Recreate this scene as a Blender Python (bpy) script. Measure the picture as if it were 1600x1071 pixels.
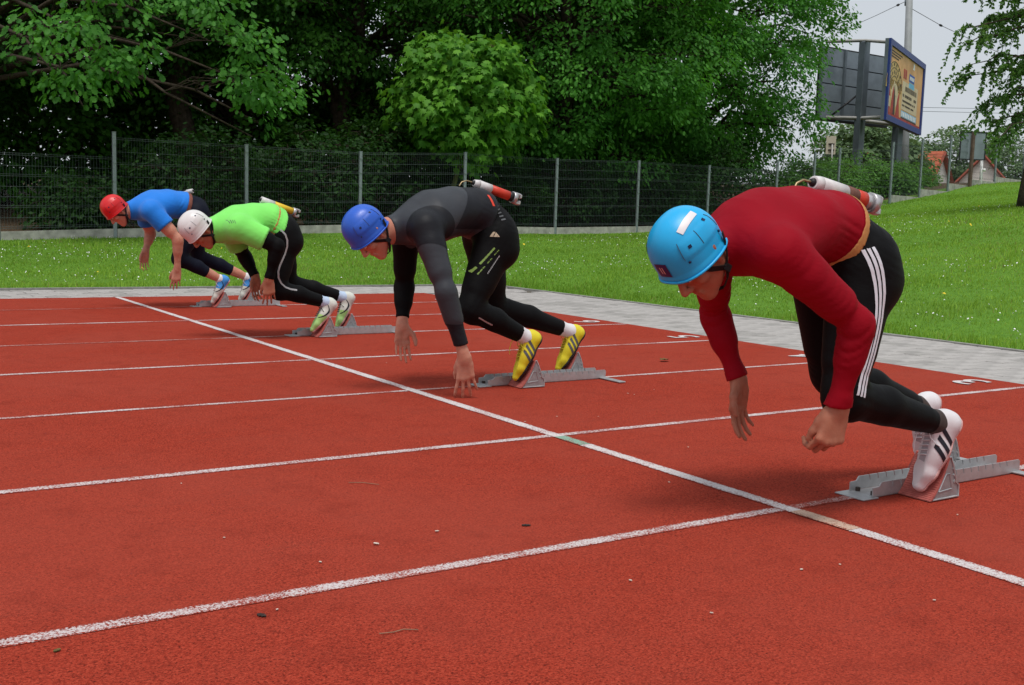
import bpy, math, random
import numpy as np
from mathutils import Matrix, Vector

for _o in list(bpy.data.objects):
    bpy.data.objects.remove(_o, do_unlink=True)
SC = bpy.context.scene
COL = SC.collection

# ------------------------------------------------------------------ camera
CAM_POS = np.array([-2.48066, -2.22783, 0.85181])
PITCH, ROLL, YAW, FPX = 0.11331, 0.02991, 0.58029, 1684.894
_cp, _sp, _cy, _sy = math.cos(PITCH), math.sin(PITCH), math.cos(YAW), math.sin(YAW)
FWD = np.array([_sy*_cp, _cy*_cp, -_sp])
_r = np.array([_cy, -_sy, 0.0]); _u = np.cross(_r, FWD)
RGT = _r*math.cos(ROLL) + _u*math.sin(ROLL)
UPV = -_r*math.sin(ROLL) + _u*math.cos(ROLL)
cam_d = bpy.data.cameras.new('camera')
cam_d.sensor_fit = 'HORIZONTAL'; cam_d.sensor_width = 36.0
cam_d.lens = FPX/1600*36.0
cam_d.clip_start = 0.05; cam_d.clip_end = 3000
cam = bpy.data.objects.new('camera', cam_d); COL.objects.link(cam)
_m = Matrix.Identity(4)
for i in range(3):
    _m[i][0] = RGT[i]; _m[i][1] = UPV[i]; _m[i][2] = -FWD[i]; _m[i][3] = CAM_POS[i]
cam.matrix_world = _m
SC.camera = cam

# ------------------------------------------------------------------ overcast sky, soft sun, exposure
SUN_EL, SUN_AZ = math.radians(70), math.radians(215)      # soft light from high behind the photographer
world = bpy.data.worlds.new('World'); SC.world = world; world.use_nodes = True
wn, wl = world.node_tree.nodes, world.node_tree.links
wn.clear()
w_out = wn.new('ShaderNodeOutputWorld'); w_bg = wn.new('ShaderNodeBackground')
w_sky = wn.new('ShaderNodeTexSky'); w_sky.sky_type = 'NISHITA'; w_sky.sun_disc = False
w_sky.sun_elevation = SUN_EL; w_sky.sun_rotation = SUN_AZ
w_sky.air_density = 1.0; w_sky.dust_density = 4.0; w_sky.ozone_density = 1.0
w_mix = wn.new('ShaderNodeMix'); w_mix.data_type = 'RGBA'; w_mix.inputs[0].default_value = 0.86
w_mix.inputs[7].default_value = (7.1, 7.55, 8.05, 1)          # even cloud cover over the whole sky
wl.new(w_sky.outputs[0], w_mix.inputs[6]); wl.new(w_mix.outputs[2], w_bg.inputs[0])
w_bg.inputs[1].default_value = 0.066
wl.new(w_bg.outputs[0], w_out.inputs[0])
sun_d = bpy.data.lights.new('sun', 'SUN'); sun_d.energy = 1.5; sun_d.angle = math.radians(18)
sun_d.color = (1.0, 0.965, 0.91)
sun = bpy.data.objects.new('sun', sun_d); COL.objects.link(sun)
_sd = Vector((math.sin(SUN_AZ)*math.cos(SUN_EL), math.cos(SUN_AZ)*math.cos(SUN_EL), math.sin(SUN_EL)))
sun.rotation_euler = _sd.to_track_quat('Z', 'Y').to_euler()
SC.view_settings.view_transform = 'Standard'; SC.view_settings.look = 'None'
SC.view_settings.exposure = 0.52; SC.view_settings.gamma = 1.0
SC.render.engine = 'CYCLES'
SC.cycles.use_denoising = True
SC.cycles.max_bounces = 6; SC.cycles.diffuse_bounces = 3; SC.cycles.transmission_bounces = 4
SC.cycles.transparent_max_bounces = 8

# ------------------------------------------------------------------ helpers
rng = np.random.default_rng(7)
random.seed(7)

def tag(o, label=None, cat=None, group=None, kind=None):
    if label: o['label'] = label
    if cat: o['category'] = cat
    if group: o['group'] = group
    if kind: o['kind'] = kind
    return o

def empty(name, loc=(0, 0, 0), rz=0.0):
    o = bpy.data.objects.new(name, None); COL.objects.link(o)
    o.empty_display_size = 0.2
    o.location = loc; o.rotation_euler = (0, 0, rz)
    return o

def link(name, me, parent=None, loc=None, world_coords=False):
    o = bpy.data.objects.new(name, me); COL.objects.link(o)
    if parent is not None:
        o.parent = parent
        if world_coords:
            pm = Matrix.Identity(4); chain = parent
            ms = []
            while chain is not None:
                ms.append(chain.matrix_basis.copy()); chain = chain.parent
            for mm in reversed(ms): pm = pm @ mm
            o.matrix_basis = pm.inverted()
    if loc is not None: o.location = loc
    return o

def mesh_np(name, V, F, mat=None, smooth=False, attr=None, loops=None, counts=None):
    """V (n,3); F (m,k) equal-sized polygons, or loops + counts for mixed ones."""
    me = bpy.data.meshes.new(name)
    V = np.ascontiguousarray(V, dtype=np.float32)
    if loops is None:
        F = np.ascontiguousarray(F, dtype=np.int32)
        loops = F.ravel(); counts = np.full(len(F), F.shape[1], np.int32)
    else:
        loops = np.asarray(loops, np.int32); counts = np.asarray(counts, np.int32)
    starts = np.concatenate([[0], np.cumsum(counts)[:-1]]).astype(np.int32)
    me.vertices.add(len(V)); me.vertices.foreach_set('co', V.ravel())
    me.loops.add(len(loops)); me.loops.foreach_set('vertex_index', loops)
    me.polygons.add(len(counts)); me.polygons.foreach_set('loop_start', starts)
    me.polygons.foreach_set('loop_total', counts)
    if smooth: me.polygons.foreach_set('use_smooth', np.ones(len(counts), bool))
    if attr is not None:
        for k, arr in attr.items():
            a = me.attributes.new(k, 'FLOAT', 'FACE'); a.data.foreach_set('value', np.asarray(arr, np.float32))
    me.update(calc_edges=True); me.validate()
    if mat is not None: me.materials.append(mat)
    return me

class MB:
    """collects simple solids into one mesh"""
    def __init__(s): s.v = []; s.f = []
    def add(s, V, F):
        b = len(s.v); s.v += [tuple(map(float, p)) for p in V]; s.f += [tuple(i+b for i in q) for q in F]; return s
    def box(s, c, size, rot=None):
        hx, hy, hz = [q/2 for q in size]
        P = [Vector((x, y, z)) for x in (-hx, hx) for y in (-hy, hy) for z in (-hz, hz)]
        if rot is not None: P = [rot @ p for p in P]
        P = [p+Vector(c) for p in P]
        return s.add(P, [(0, 1, 3, 2), (4, 6, 7, 5), (0, 4, 5, 1), (2, 3, 7, 6), (0, 2, 6, 4), (1, 5, 7, 3)])
    def bevbox(s, c, size, b=0.004, rot=None):
        hx, hy, hz = [q/2 for q in size]
        b = min(b, hx*.9, hy*.9, hz*.9)
        P = []
        rings = [(-hz, b), (-hz+b, 0), (hz-b, 0), (hz, b)]
        for z, ins in rings:
            x, y = hx-ins, hy-ins; e = b if ins == 0 else b*.6
            P += [(-x+e, -y, z), (x-e, -y, z), (x, -y+e, z), (x, y-e, z), (x-e, y, z), (-x+e, y, z), (-x, y-e, z), (-x, -y+e, z)]
        F = [tuple(range(7, -1, -1)), tuple(range(24, 32))]
        for k in range(3):
            for i in range(8):
                j = (i+1) % 8; F.append((k*8+i, k*8+j, (k+1)*8+j, (k+1)*8+i))
        P = [Vector(p) for p in P]
        if rot is not None: P = [rot @ p for p in P]
        return s.add([p+Vector(c) for p in P], F)
    def tube(s, pts, rad, n=8, cap=True):
        pts = [Vector(p) for p in pts]
        if not hasattr(rad, '__len__'): rad = [rad]*len(pts)
        V = []; F = []
        up = Vector((0, 0, 1)); prev = None
        for i, p in enumerate(pts):
            d = (pts[min(i+1, len(pts)-1)]-pts[max(i-1, 0)])
            if d.length < 1e-9: d = Vector((0, 0, 1))
            d.normalize()
            if prev is None:
                a = d.cross(up)
                if a.length < .1: a = d.cross(Vector((1, 0, 0)))
            else:
                a = prev - d*prev.dot(d)
                if a.length < 1e-6: a = d.cross(up)
            a.normalize(); b = d.cross(a); prev = a
            for k in range(n):
                t = 2*math.pi*k/n
                V.append(p+(a*math.cos(t)+b*math.sin(t))*rad[i])
        for i in range(len(pts)-1):
            for k in range(n):
                F.append((i*n+k, i*n+(k+1) % n, (i+1)*n+(k+1) % n, (i+1)*n+k))
        if cap:
            F.append(tuple(range(n-1, -1, -1))); F.append(tuple((len(pts)-1)*n+k for k in range(n)))
        return s.add(V, F)
    def prism(s, poly, y0, y1, axis='Y'):
        """poly in XZ (axis Y) or XY (axis Z), CCW; extruded"""
        n = len(poly)
        if axis == 'Y': V = [(x, y0, z) for x, z in poly]+[(x, y1, z) for x, z in poly]
        elif axis == 'X': V = [(y0, x, z) for x, z in poly]+[(y1, x, z) for x, z in poly]
        else: V = [(x, y, y0) for x, y in poly]+[(x, y, y1) for x, y in poly]
        F = [tuple(range(n)), tuple(range(2*n-1, n-1, -1))]
        for i in range(n):
            j = (i+1) % n; F.append((j, i, i+n, j+n))
        return s.add(V, F)
    def mesh(s, name, mat=None, smooth=False):
        me = bpy.data.meshes.new(name); me.from_pydata(s.v, [], s.f); me.update()
        if mat is not None: me.materials.append(mat)
        if smooth:
            me.polygons.foreach_set('use_smooth', np.ones(len(me.polygons), bool))
        return me
    def build(s, name, mat=None, parent=None, smooth=False, loc=None, world_coords=False):
        return link(name, s.mesh(name, mat, smooth), parent, loc, world_coords)

def mat_new(name):
    m = bpy.data.materials.new(name); m.use_nodes = True
    nt = m.node_tree; nt.nodes.clear()
    out = nt.nodes.new('ShaderNodeOutputMaterial')
    return m, nt, out

def N(nt, t, **kw):
    n = nt.nodes.new(t)
    for k, v in kw.items(): setattr(n, k, v)
    return n

def ramp(nt, src, stops):
    r = N(nt, 'ShaderNodeValToRGB'); e = r.color_ramp.elements
    while len(e) < len(stops): e.new(0.5)
    for i, (p, c) in enumerate(stops):
        e[i].position = p; e[i].color = (*c, 1) if len(c) == 3 else c
    nt.links.new(src, r.inputs[0]); return r.outputs[0]

def noise(nt, co, scale, detail=3, rough=.55, dist=0):
    n = N(nt, 'ShaderNodeTexNoise'); n.inputs['Scale'].default_value = scale
    n.inputs['Detail'].default_value = detail; n.inputs['Roughness'].default_value = rough
    n.inputs['Distortion'].default_value = dist
    if co is not None: nt.links.new(co, n.inputs['Vector'])
    return n.outputs['Fac']

def mixc(nt, fac, a, b, mode='MIX'):
    n = N(nt, 'ShaderNodeMix', data_type='RGBA', blend_type=mode)
    for sock, v in ((n.inputs[0], fac), (n.inputs[6], a), (n.inputs[7], b)):
        if hasattr(v, 'type') or hasattr(v, 'node'): nt.links.new(v, sock)
        elif isinstance(v, (int, float)): sock.default_value = v
        else: sock.default_value = (*v, 1) if len(v) == 3 else v
    return n.outputs[2]

def bump(nt, h, strength=.3, dist=.01, prev=None):
    b = N(nt, 'ShaderNodeBump'); b.inputs['Strength'].default_value = strength
    b.inputs['Distance'].default_value = dist
    nt.links.new(h, b.inputs['Height'])
    if prev is not None: nt.links.new(prev, b.inputs['Normal'])
    return b.outputs[0]

def principled(nt, out, color, rough=.6, spec=.4, metal=0, normal=None, sheen=0):
    p = N(nt, 'ShaderNodeBsdfPrincipled')
    def put(s, v):
        if hasattr(v, 'node'): nt.links.new(v, p.inputs[s])
        elif isinstance(v, (int, float)): p.inputs[s].default_value = v
        else: p.inputs[s].default_value = (*v, 1) if len(v) == 3 else v
    put('Base Color', color); put('Roughness', rough); put('Specular IOR Level', spec); put('Metallic', metal)
    if sheen: put('Sheen Weight', sheen)
    if normal is not None: nt.links.new(normal, p.inputs['Normal'])
    if out is not None: nt.links.new(p.outputs[0], out.inputs[0])
    return p

def objco(nt): return N(nt, 'ShaderNodeTexCoord').outputs['Object']
def geoco(nt): return N(nt, 'ShaderNodeNewGeometry').outputs['Position']

def simple_mat(name, color, rough=.6, spec=.4, metal=0, var=.15, vscale=20, bscale=None, bstr=.2, bdist=.002, sheen=0):
    m, nt, out = mat_new(name)
    co = objco(nt)
    f = noise(nt, co, vscale, 4)
    dark = tuple(c*(1-var) for c in color); lite = tuple(min(1, c*(1+var)) for c in color)
    c = ramp(nt, f, [(.3, dark), (.7, lite)])
    nb = None
    if bscale: nb = bump(nt, noise(nt, co, bscale, 3), bstr, bdist)
    principled(nt, out, c, rough, spec, metal, nb, sheen)
    return m

def leaf_mat(name, c0, c1, trans=.32, rough=.55, spec=.2, dry=None):
    m, nt, out = mat_new(name)
    a = N(nt, 'ShaderNodeAttribute', attribute_name='tint')
    col = ramp(nt, a.outputs['Fac'], [(0, c0), (1, c1)] if dry is None else [(0, dry), (.06, dry), (.10, c0), (1, c1)])
    p = principled(nt, None, col, rough, spec)
    t = N(nt, 'ShaderNodeBsdfTranslucent')
    tc = mixc(nt, .5, col, (c1[0]*1.6, c1[1]*1.5, c1[2]*.6))
    nt.links.new(tc, t.inputs[0])
    mx = N(nt, 'ShaderNodeMixShader'); mx.inputs[0].default_value = trans
    nt.links.new(p.outputs[0], mx.inputs[1]); nt.links.new(t.outputs[0], mx.inputs[2])
    nt.links.new(mx.outputs[0], out.inputs[0])
    return m

def nrm(a): return a/np.maximum(np.linalg.norm(a, axis=-1, keepdims=True), 1e-9)

# ------------------------------------------------------------------ materials of the setting
def track_surface(nt):
    co = geoco(nt)
    g = N(nt, 'ShaderNodeTexVoronoi'); g.inputs['Scale'].default_value = 260; nt.links.new(co, g.inputs['Vector'])
    gcol = N(nt, 'ShaderNodeSeparateColor'); nt.links.new(g.outputs['Color'], gcol.inputs[0])
    fine = noise(nt, co, 170, 4, .75); big = noise(nt, co, .8, 6, .62, .4); mid = noise(nt, co, 7, 5, .65)
    c1 = ramp(nt, gcol.outputs[0], [(0, (.030, .006, .005)), (.22, (.22, .023, .013)), (.6, (.385, .042, .022)), (1, (.52, .080, .044))])
    c2 = ramp(nt, fine, [(.36, (.035, .007, .005)), (.48, (.345, .039, .021)), (.7, (.50, .074, .041))])
    c = mixc(nt, .5, c1, c2)
    c = mixc(nt, ramp(nt, big, [(.40, (0, 0, 0)), (.66, (.5, .5, .5))]), c, (.36, .062, .040))
    c = mixc(nt, ramp(nt, mid, [(.52, (0, 0, 0)), (.78, (.5, .5, .5))]), c, (.20, .024, .014))
    # long scuffed streaks along the lanes
    mp = N(nt, 'ShaderNodeMapping'); mp.inputs['Scale'].default_value = (.5, 5, 1); nt.links.new(co, mp.inputs[0])
    c = mixc(nt, ramp(nt, noise(nt, mp.outputs[0], 2.2, 4, .6), [(.55, (0, 0, 0)), (.8, (.35, .35, .35))]), c, (.24, .045, .03))
    nb = bump(nt, g.outputs['Distance'], .6, .004)
    return c, bump(nt, fine, .55, .003, nb), fine, co

def mat_track():
    m, nt, out = mat_new('track_rubber')
    c, nb, _, _ = track_surface(nt)
    principled(nt, out, c, .9, .08, 0, nb)
    return m

def mat_line(name, paint=(.66, .60, .60), cover=.47, axis=1):
    """paint worn off in specks, thinner towards the ragged edges of the line"""
    m, nt, out = mat_new(name)
    c, nb, f, co = track_surface(nt)
    b = noise(nt, co, 3.2, 4, .6)
    ge = N(nt, 'ShaderNodeTexCoord').outputs['Generated']; sx = N(nt, 'ShaderNodeSeparateXYZ'); nt.links.new(ge, sx.inputs[0])
    pp_ = N(nt, 'ShaderNodeMath', operation='PINGPONG'); nt.links.new(sx.outputs[axis], pp_.inputs[0]); pp_.inputs[1].default_value = .5
    mr = N(nt, 'ShaderNodeMapRange'); nt.links.new(pp_.outputs[0], mr.inputs[0]); mr.inputs[1].default_value = 0; mr.inputs[2].default_value = .22
    mr.inputs[3].default_value = -.13; mr.inputs[4].default_value = 0
    s1 = N(nt, 'ShaderNodeMath', operation='MULTIPLY_ADD'); nt.links.new(b, s1.inputs[0]); s1.inputs[1].default_value = .42; nt.links.new(f, s1.inputs[2])
    s2 = N(nt, 'ShaderNodeMath', operation='ADD'); nt.links.new(s1.outputs[0], s2.inputs[0]); nt.links.new(mr.outputs[0], s2.inputs[1])
    fac = ramp(nt, s2.outputs[0], [(cover+.13, (0, 0, 0)), (cover+.25, (1, 1, 1))])
    col = mixc(nt, fac, c, paint)
    principled(nt, out, col, .85, .12, 0, nb)
    return m

def mat_ground():
    m, nt, out = mat_new('lawn_ground')
    co = geoco(nt)
    b = noise(nt, co, .35, 5, .6); s = noise(nt, co, 9, 5, .65); v = noise(nt, co, 60, 3, .7)
    g1 = ramp(nt, s, [(.3, (.07, .17, .016)), (.55, (.13, .29, .028)), (.8, (.18, .36, .042))])
    g2 = ramp(nt, v, [(.3, (.05, .13, .014)), (.7, (.17, .34, .04))])
    c = mixc(nt, .45, g1, g2)
    c = mixc(nt, ramp(nt, b, [(.52, (0, 0, 0)), (.75, (.35, .35, .35))]), c, (.115, .15, .035))
    # bare soil and leaf litter under the wood, behind the fence
    sx = N(nt, 'ShaderNodeSeparateXYZ'); nt.links.new(co, sx.inputs[0])
    yy = N(nt, 'ShaderNodeMath', operation='MULTIPLY_ADD'); nt.links.new(sx.outputs[0], yy.inputs[0])
    yy.inputs[1].default_value = -.075; nt.links.new(sx.outputs[1], yy.inputs[2])
    litter = ramp(nt, noise(nt, co, 22, 5, .7), [(.3, (.03, .02, .012)), (.55, (.10, .068, .04)), (.75, (.17, .12, .075))])
    k = ramp(nt, yy.outputs[0], [(0, (0, 0, 0)), (1, (1, 1, 1))])
    mr = N(nt, 'ShaderNodeMapRange'); nt.links.new(yy.outputs[0], mr.inputs[0])
    mr.inputs[1].default_value = 17.3; mr.inputs[2].default_value = 17.8
    c = mixc(nt, mr.outputs[0], c, litter)
    principled(nt, out, c, .9, .15, 0, bump(nt, v, .7, .03))
    return m

M = {}
M['track'] = mat_track()
M['line'] = mat_line('worn_white_paint', cover=.495)
M['digit'] = mat_line('white_number_paint', (.68, .63, .63), .40, 2)
M['line_faint'] = mat_line('faint_white_paint', (.58, .44, .42), .55)
M['line_start'] = mat_line('white_start_paint', (.68, .63, .63), .43, 0)
M['green_mark'] = mat_line('green_paint', (.26, .44, .35), .45, 0)
M['orange_mark'] = mat_line('orange_stain', (.62, .44, .34), .46, 0)
M['ground'] = mat_ground()
M['paver'] = simple_mat('grey_paver', (.385, .365, .35), .85, .2, var=.22, vscale=9, bscale=90, bstr=.4)
M['paver_dark'] = simple_mat('grey_paver_dark', (.315, .30, .285), .85, .2, var=.25, vscale=9, bscale=90, bstr=.4)
M['sand'] = simple_mat('joint_sand', (.13, .115, .095), .95, .1, var=.35, vscale=30)
M['kerb'] = simple_mat('kerb_concrete', (.30, .29, .27), .9, .2, var=.25, vscale=14, bscale=70)
M['grass'] = leaf_mat('grass_blades', (.095, .215, .022), (.34, .54, .075), .3, .7, .1, dry=(.26, .25, .09))
M['petal'] = simple_mat('white_petal', (.82, .82, .80), .7, .2, var=.05)
M['yellow_petal'] = simple_mat('yellow_petal', (.72, .55, .04), .7, .2, var=.1)
M['galv'] = simple_mat('galvanised_steel', (.27, .31, .33), .48, .5, .55, .14, 35)
M['wire'] = simple_mat('fence_wire', (.085, .11, .11), .6, .3, .2, .1, 30)
M['concrete'] = simple_mat('plinth_concrete', (.40, .39, .355), .9, .2, var=.3, vscale=7, bscale=60, bstr=.4)
M['bark'] = simple_mat('dark_bark', (.055, .043, .032), .95, .15, var=.45, vscale=14, bscale=25, bstr=.9, bdist=.02)
M['bark_green'] = simple_mat('mossy_bark', (.13, .14, .05), .9, .15, var=.35, vscale=16, bscale=30, bstr=.6, bdist=.01)
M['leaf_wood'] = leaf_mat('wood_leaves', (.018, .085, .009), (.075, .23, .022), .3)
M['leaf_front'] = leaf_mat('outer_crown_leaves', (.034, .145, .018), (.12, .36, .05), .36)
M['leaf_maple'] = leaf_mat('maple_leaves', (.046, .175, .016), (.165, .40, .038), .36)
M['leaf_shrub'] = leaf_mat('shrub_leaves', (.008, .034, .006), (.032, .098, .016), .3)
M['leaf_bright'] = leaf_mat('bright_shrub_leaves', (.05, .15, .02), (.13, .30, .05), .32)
M['leaf_birch'] = leaf_mat('birch_leaves', (.05, .13, .03), (.15, .29, .08), .42)
M['leaf_dark'] = leaf_mat('painted_shade_leaves', (.012, .055, .008), (.05, .155, .018), .3)  # darker leaf colour stands in for shade on the left trees
M['leaf_far'] = leaf_mat('haze_tinted_leaves', (.09, .16, .07), (.16, .25, .11), .3)  # paleness of distant haze is put into the leaf colour

# ------------------------------------------------------------------ terrain
TRACK_X1, TRACK_Y1 = 3.35, 8.55
LAWN_X, LAWN_Y = 5.02, 9.75
_ctrl = [(.2, 17.2, .27), (2.05, 17.45, .33), (4.5, 17.7, .42), (6.95, 17.9, .50), (9.5, 18.1, .53), (12.05, 18.25, .55), (14.6, 18.4, .62),
         (17.1, 18.6, .74), (19.7, 18.75, .92), (21.3, 18.8, 1.2), (22.4, 18.9, 1.33), (23.7, 18.1, 1.63), (25.6, 18.5, 1.87),
         (27.4, 18.8, 2.12), (29.1, 19.2, 2.37), (31.05, 19.6, 2.54), (33.55, 20.2, 2.72), (17.33, 10.13, 1.38), (8.3, 5.1, .36), (11, 2, .8),
         (9, 12, .34), (2, 13.5, .14), (-6, 17, .2), (-20, 17, .2), (40, 10, 3.1), (25, 0, 2.5), (15, -15, 1.3), (6, 28, 1.0), (20, 30, 1.5),
         (-15, 30, .9), (34, 27, 2.7), (45, 30, 3.2), (60, 45, 4.0), (0, 50, 2.0), (90, 70, 5.0), (40, 80, 4.0), (130, 95, 6.5), (-80, 80, 3), (60, -40, 4), (150, 20, 6)]
for xx in (-25, -12, -6, -2, 2, 4.6): _ctrl.append((xx, 9.75, 0.0))
for yy in (-14, -6, 0, 3, 6, 9): _ctrl.append((5.02, yy, 0.0))
_ctrl = np.array(_ctrl, float)
def _phi(r): return np.sqrt(r*r+1.5)
_D = np.linalg.norm(_ctrl[:, None, :2]-_ctrl[None, :, :2], axis=-1)
_n = len(_ctrl)
_A = np.zeros((_n+1, _n+1)); _A[:_n, :_n] = _phi(_D) - 0.02*np.eye(_n); _A[:_n, _n] = 1; _A[_n, :_n] = 1
_W = np.linalg.solve(_A, np.concatenate([_ctrl[:, 2], [0]]))
def terrain(x, y):
    x = np.asarray(x, float); y = np.asarray(y, float)
    cx, cy = np.clip(x, -120, 220), np.clip(y, -120, 220)
    z = np.full(np.broadcast(cx, cy).shape, _W[_n])
    for (px, py, _), w in zip(_ctrl, _W[:_n]):
        z = z + w*_phi(np.hypot(cx-px, cy-py))
    d = np.maximum(x-LAWN_X, y-LAWN_Y)
    s = np.clip(d/1.6, 0, 1); s = s*s*(3-2*s)
    z = np.clip(z, 0, 9)*s
    return np.where(d < -1e-4, -0.06, z)

def th(x, y): return float(terrain(np.array([x]), np.array([y]))[0])

xs = np.unique(np.concatenate([np.linspace(-900, -40, 14), np.arange(-40, -14, 2.), np.arange(-14, LAWN_X-.3, .8), [LAWN_X-.02, LAWN_X], np.arange(LAWN_X+.25, 40, .4), np.arange(40, 120, 4.), np.linspace(124, 1200, 16)]))
ys = np.unique(np.concatenate([np.linspace(-900, -40, 12), np.arange(-40, -8, 2.), np.arange(-8, LAWN_Y-.3, .8), [LAWN_Y-.02, LAWN_Y], np.arange(LAWN_Y+.25, 24, .35), np.arange(24, 50, 1.), np.arange(50, 120, 5.), np.linspace(124, 1200, 16)]))
GX, GY = np.meshgrid(xs, ys, indexing='ij')
GZ = terrain(GX, GY)
nx, ny = GX.shape
ii = np.arange(nx*ny).reshape(nx, ny)
Fq = np.stack([ii[:-1, :-1], ii[1:, :-1], ii[1:, 1:], ii[:-1, 1:]], -1).reshape(-1, 4)
ground = link('ground', mesh_np('ground', np.stack([GX, GY, GZ], -1).reshape(-1, 3), Fq, M['ground'], True))
tag(ground, 'green lawn rising from the track to the fence and up the hill', 'ground', kind='structure')

# ------------------------------------------------------------------ running track with painted lines
def sheet(x0, y0, x1, y1, z, zb):
    return MB().box(((x0+x1)/2, (y0+y1)/2, (z+zb)/2), (x1-x0, y1-y0, z-zb))
track = sheet(-70, -30, TRACK_X1, TRACK_Y1, 0, -.05).build('running_track', M['track'])
tag(track, 'red rubber running track with worn white lane lines', 'running track', kind='structure')
LANE = 1.22
def flat(x0, y0, x1, y1, z=.0016):
    return MB().add([(x0, y0, z), (x1, y0, z), (x1, y1, z), (x0, y1, z)], [(0, 1, 2, 3)])
for k in range(-6, 8):
    y = k*LANE; w = .048 if k % 2 or k == 0 else .040
    if k == 7: y -= .03
    segs = [(-70, -.03, 'line' if (k % 2 or k <= 2) else 'line_faint'), (.03, TRACK_X1-.02, 'line' if k % 2 else 'line_faint')]
    if k in (0, 2, 4, 6): segs = [segs[0], (.03, .62, 'line_faint'), (.62, TRACK_X1-.02, 'line')]
    for a, b, mt in segs:
        flat(a, y-w/2, b, y+w/2).build('lane_line', M[mt], track)
flat(-.028, -30, .028, TRACK_Y1-.03, .0022).build('start_line', M['line_start'], track)
flat(-.029, LANE-.20, .029, LANE-.03, .003).build('green_mark', M['green_mark'], track)
flat(-.029, -.26, .029, -.04, .003).build('orange_mark', M['orange_mark'], track)
def digit(ch, x, y):
    cu = bpy.data.curves.new('lane_number', 'FONT'); cu.body = ch; cu.size = .34; cu.align_x = 'CENTER'
    cu.offset = .004
    o = bpy.data.objects.new('lane_number', cu); COL.objects.link(o)
    dg = bpy.context.evaluated_depsgraph_get()
    me = bpy.data.meshes.new_from_object(o.evaluated_get(dg)); bpy.data.objects.remove(o)
    me.materials.clear(); me.materials.append(M['digit'])
    d = link('lane_number', me, track)
    d.location = (x, y, .005); d.rotation_euler = (0, 0, math.pi/2)
    return d
for k, ch in zip(range(1, 7), '345678'):
    digit(ch, 3.22, k*LANE+.25)

# ------------------------------------------------------------------ paved path: pavers over sand
path = MB()
path.box(((-40+LAWN_X)/2, (TRACK_Y1+LAWN_Y)/2, -.045), (LAWN_X+40, LAWN_Y-TRACK_Y1, .05))
path.box(((TRACK_X1+LAWN_X)/2, (-25+TRACK_Y1)/2, -.045), (LAWN_X-TRACK_X1, TRACK_Y1+25, .05))
path = path.build('path', M['sand']); tag(path, 'light grey paved path between the red track and the lawn', 'path', kind='structure')
spots = []
pl, pw, gap = .20, .20, .008
rows = int((LAWN_Y-.06-TRACK_Y1)/pw)
for r in range(rows):
    yc = TRACK_Y1+.012+pw*(r+.5)
    for c in range(-150, 26):
        xc = (c+(.5 if r % 2 else 0))*pl+.1
        if xc+pl/2 < LAWN_X-.06: spots.append((xc, yc))
cols = int((LAWN_X-.06-TRACK_X1)/pw)
for c in range(cols):
    xc = TRACK_X1+.012+pw*(c+.5)
    for r in range(-110, 43):
        yc = (r+(.5 if c % 2 else 0))*pl-.15
        if yc+pl/2 < TRACK_Y1+.004: spots.append((xc, yc))
def in_view(x, y, z=0, mar=40):
    d = np.array([x, y, z])-CAM_POS; zc = d@FWD
    if zc < .2: return False, 9e9
    u = 800+FPX*(d@RGT)/zc; v = 535-FPX*(d@UPV)/zc
    return (-mar < u < 1600+mar and -mar < v < 1071+mar), zc
rated = sorted(((0 if in_view(x, y)[0] else 1, in_view(x, y)[1], x, y) for x, y in spots))
pmesh = MB().bevbox((0, 0, -.0225), (pl-gap, pw-gap, .045), .005).mesh('paver', M['paver'])
pmesh2 = pmesh.copy(); pmesh2.materials.clear(); pmesh2.materials.append(M['paver_dark'])
rest = MB()
for i, (_, _, x, y) in enumerate(rated):
    dz = random.uniform(-.003, .002)
    if i < 300:
        o = link('paver', pmesh if random.random() < .7 else pmesh2, path, (x, y, dz))
        o.rotation_euler = (random.uniform(-.006, .006), random.uniform(-.006, .006), random.uniform(-.01, .01))
    else:
        rest.bevbox((x, y, -.0225+dz), (pl-gap, pw-gap, .045), .005)
ro = rest.build('more_pavers', M['paver'], path); ro['kind'] = 'stuff'
kb = MB()
kb.box(((-40+LAWN_X)/2, LAWN_Y-.025, -.02), (LAWN_X+40, .05, .06)); kb.box((LAWN_X-.025, (-25+LAWN_Y-.05)/2, -.021), (.05, LAWN_Y-.05+25, .06))
kb.build('edging_kerb', M['kerb'], path)
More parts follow.
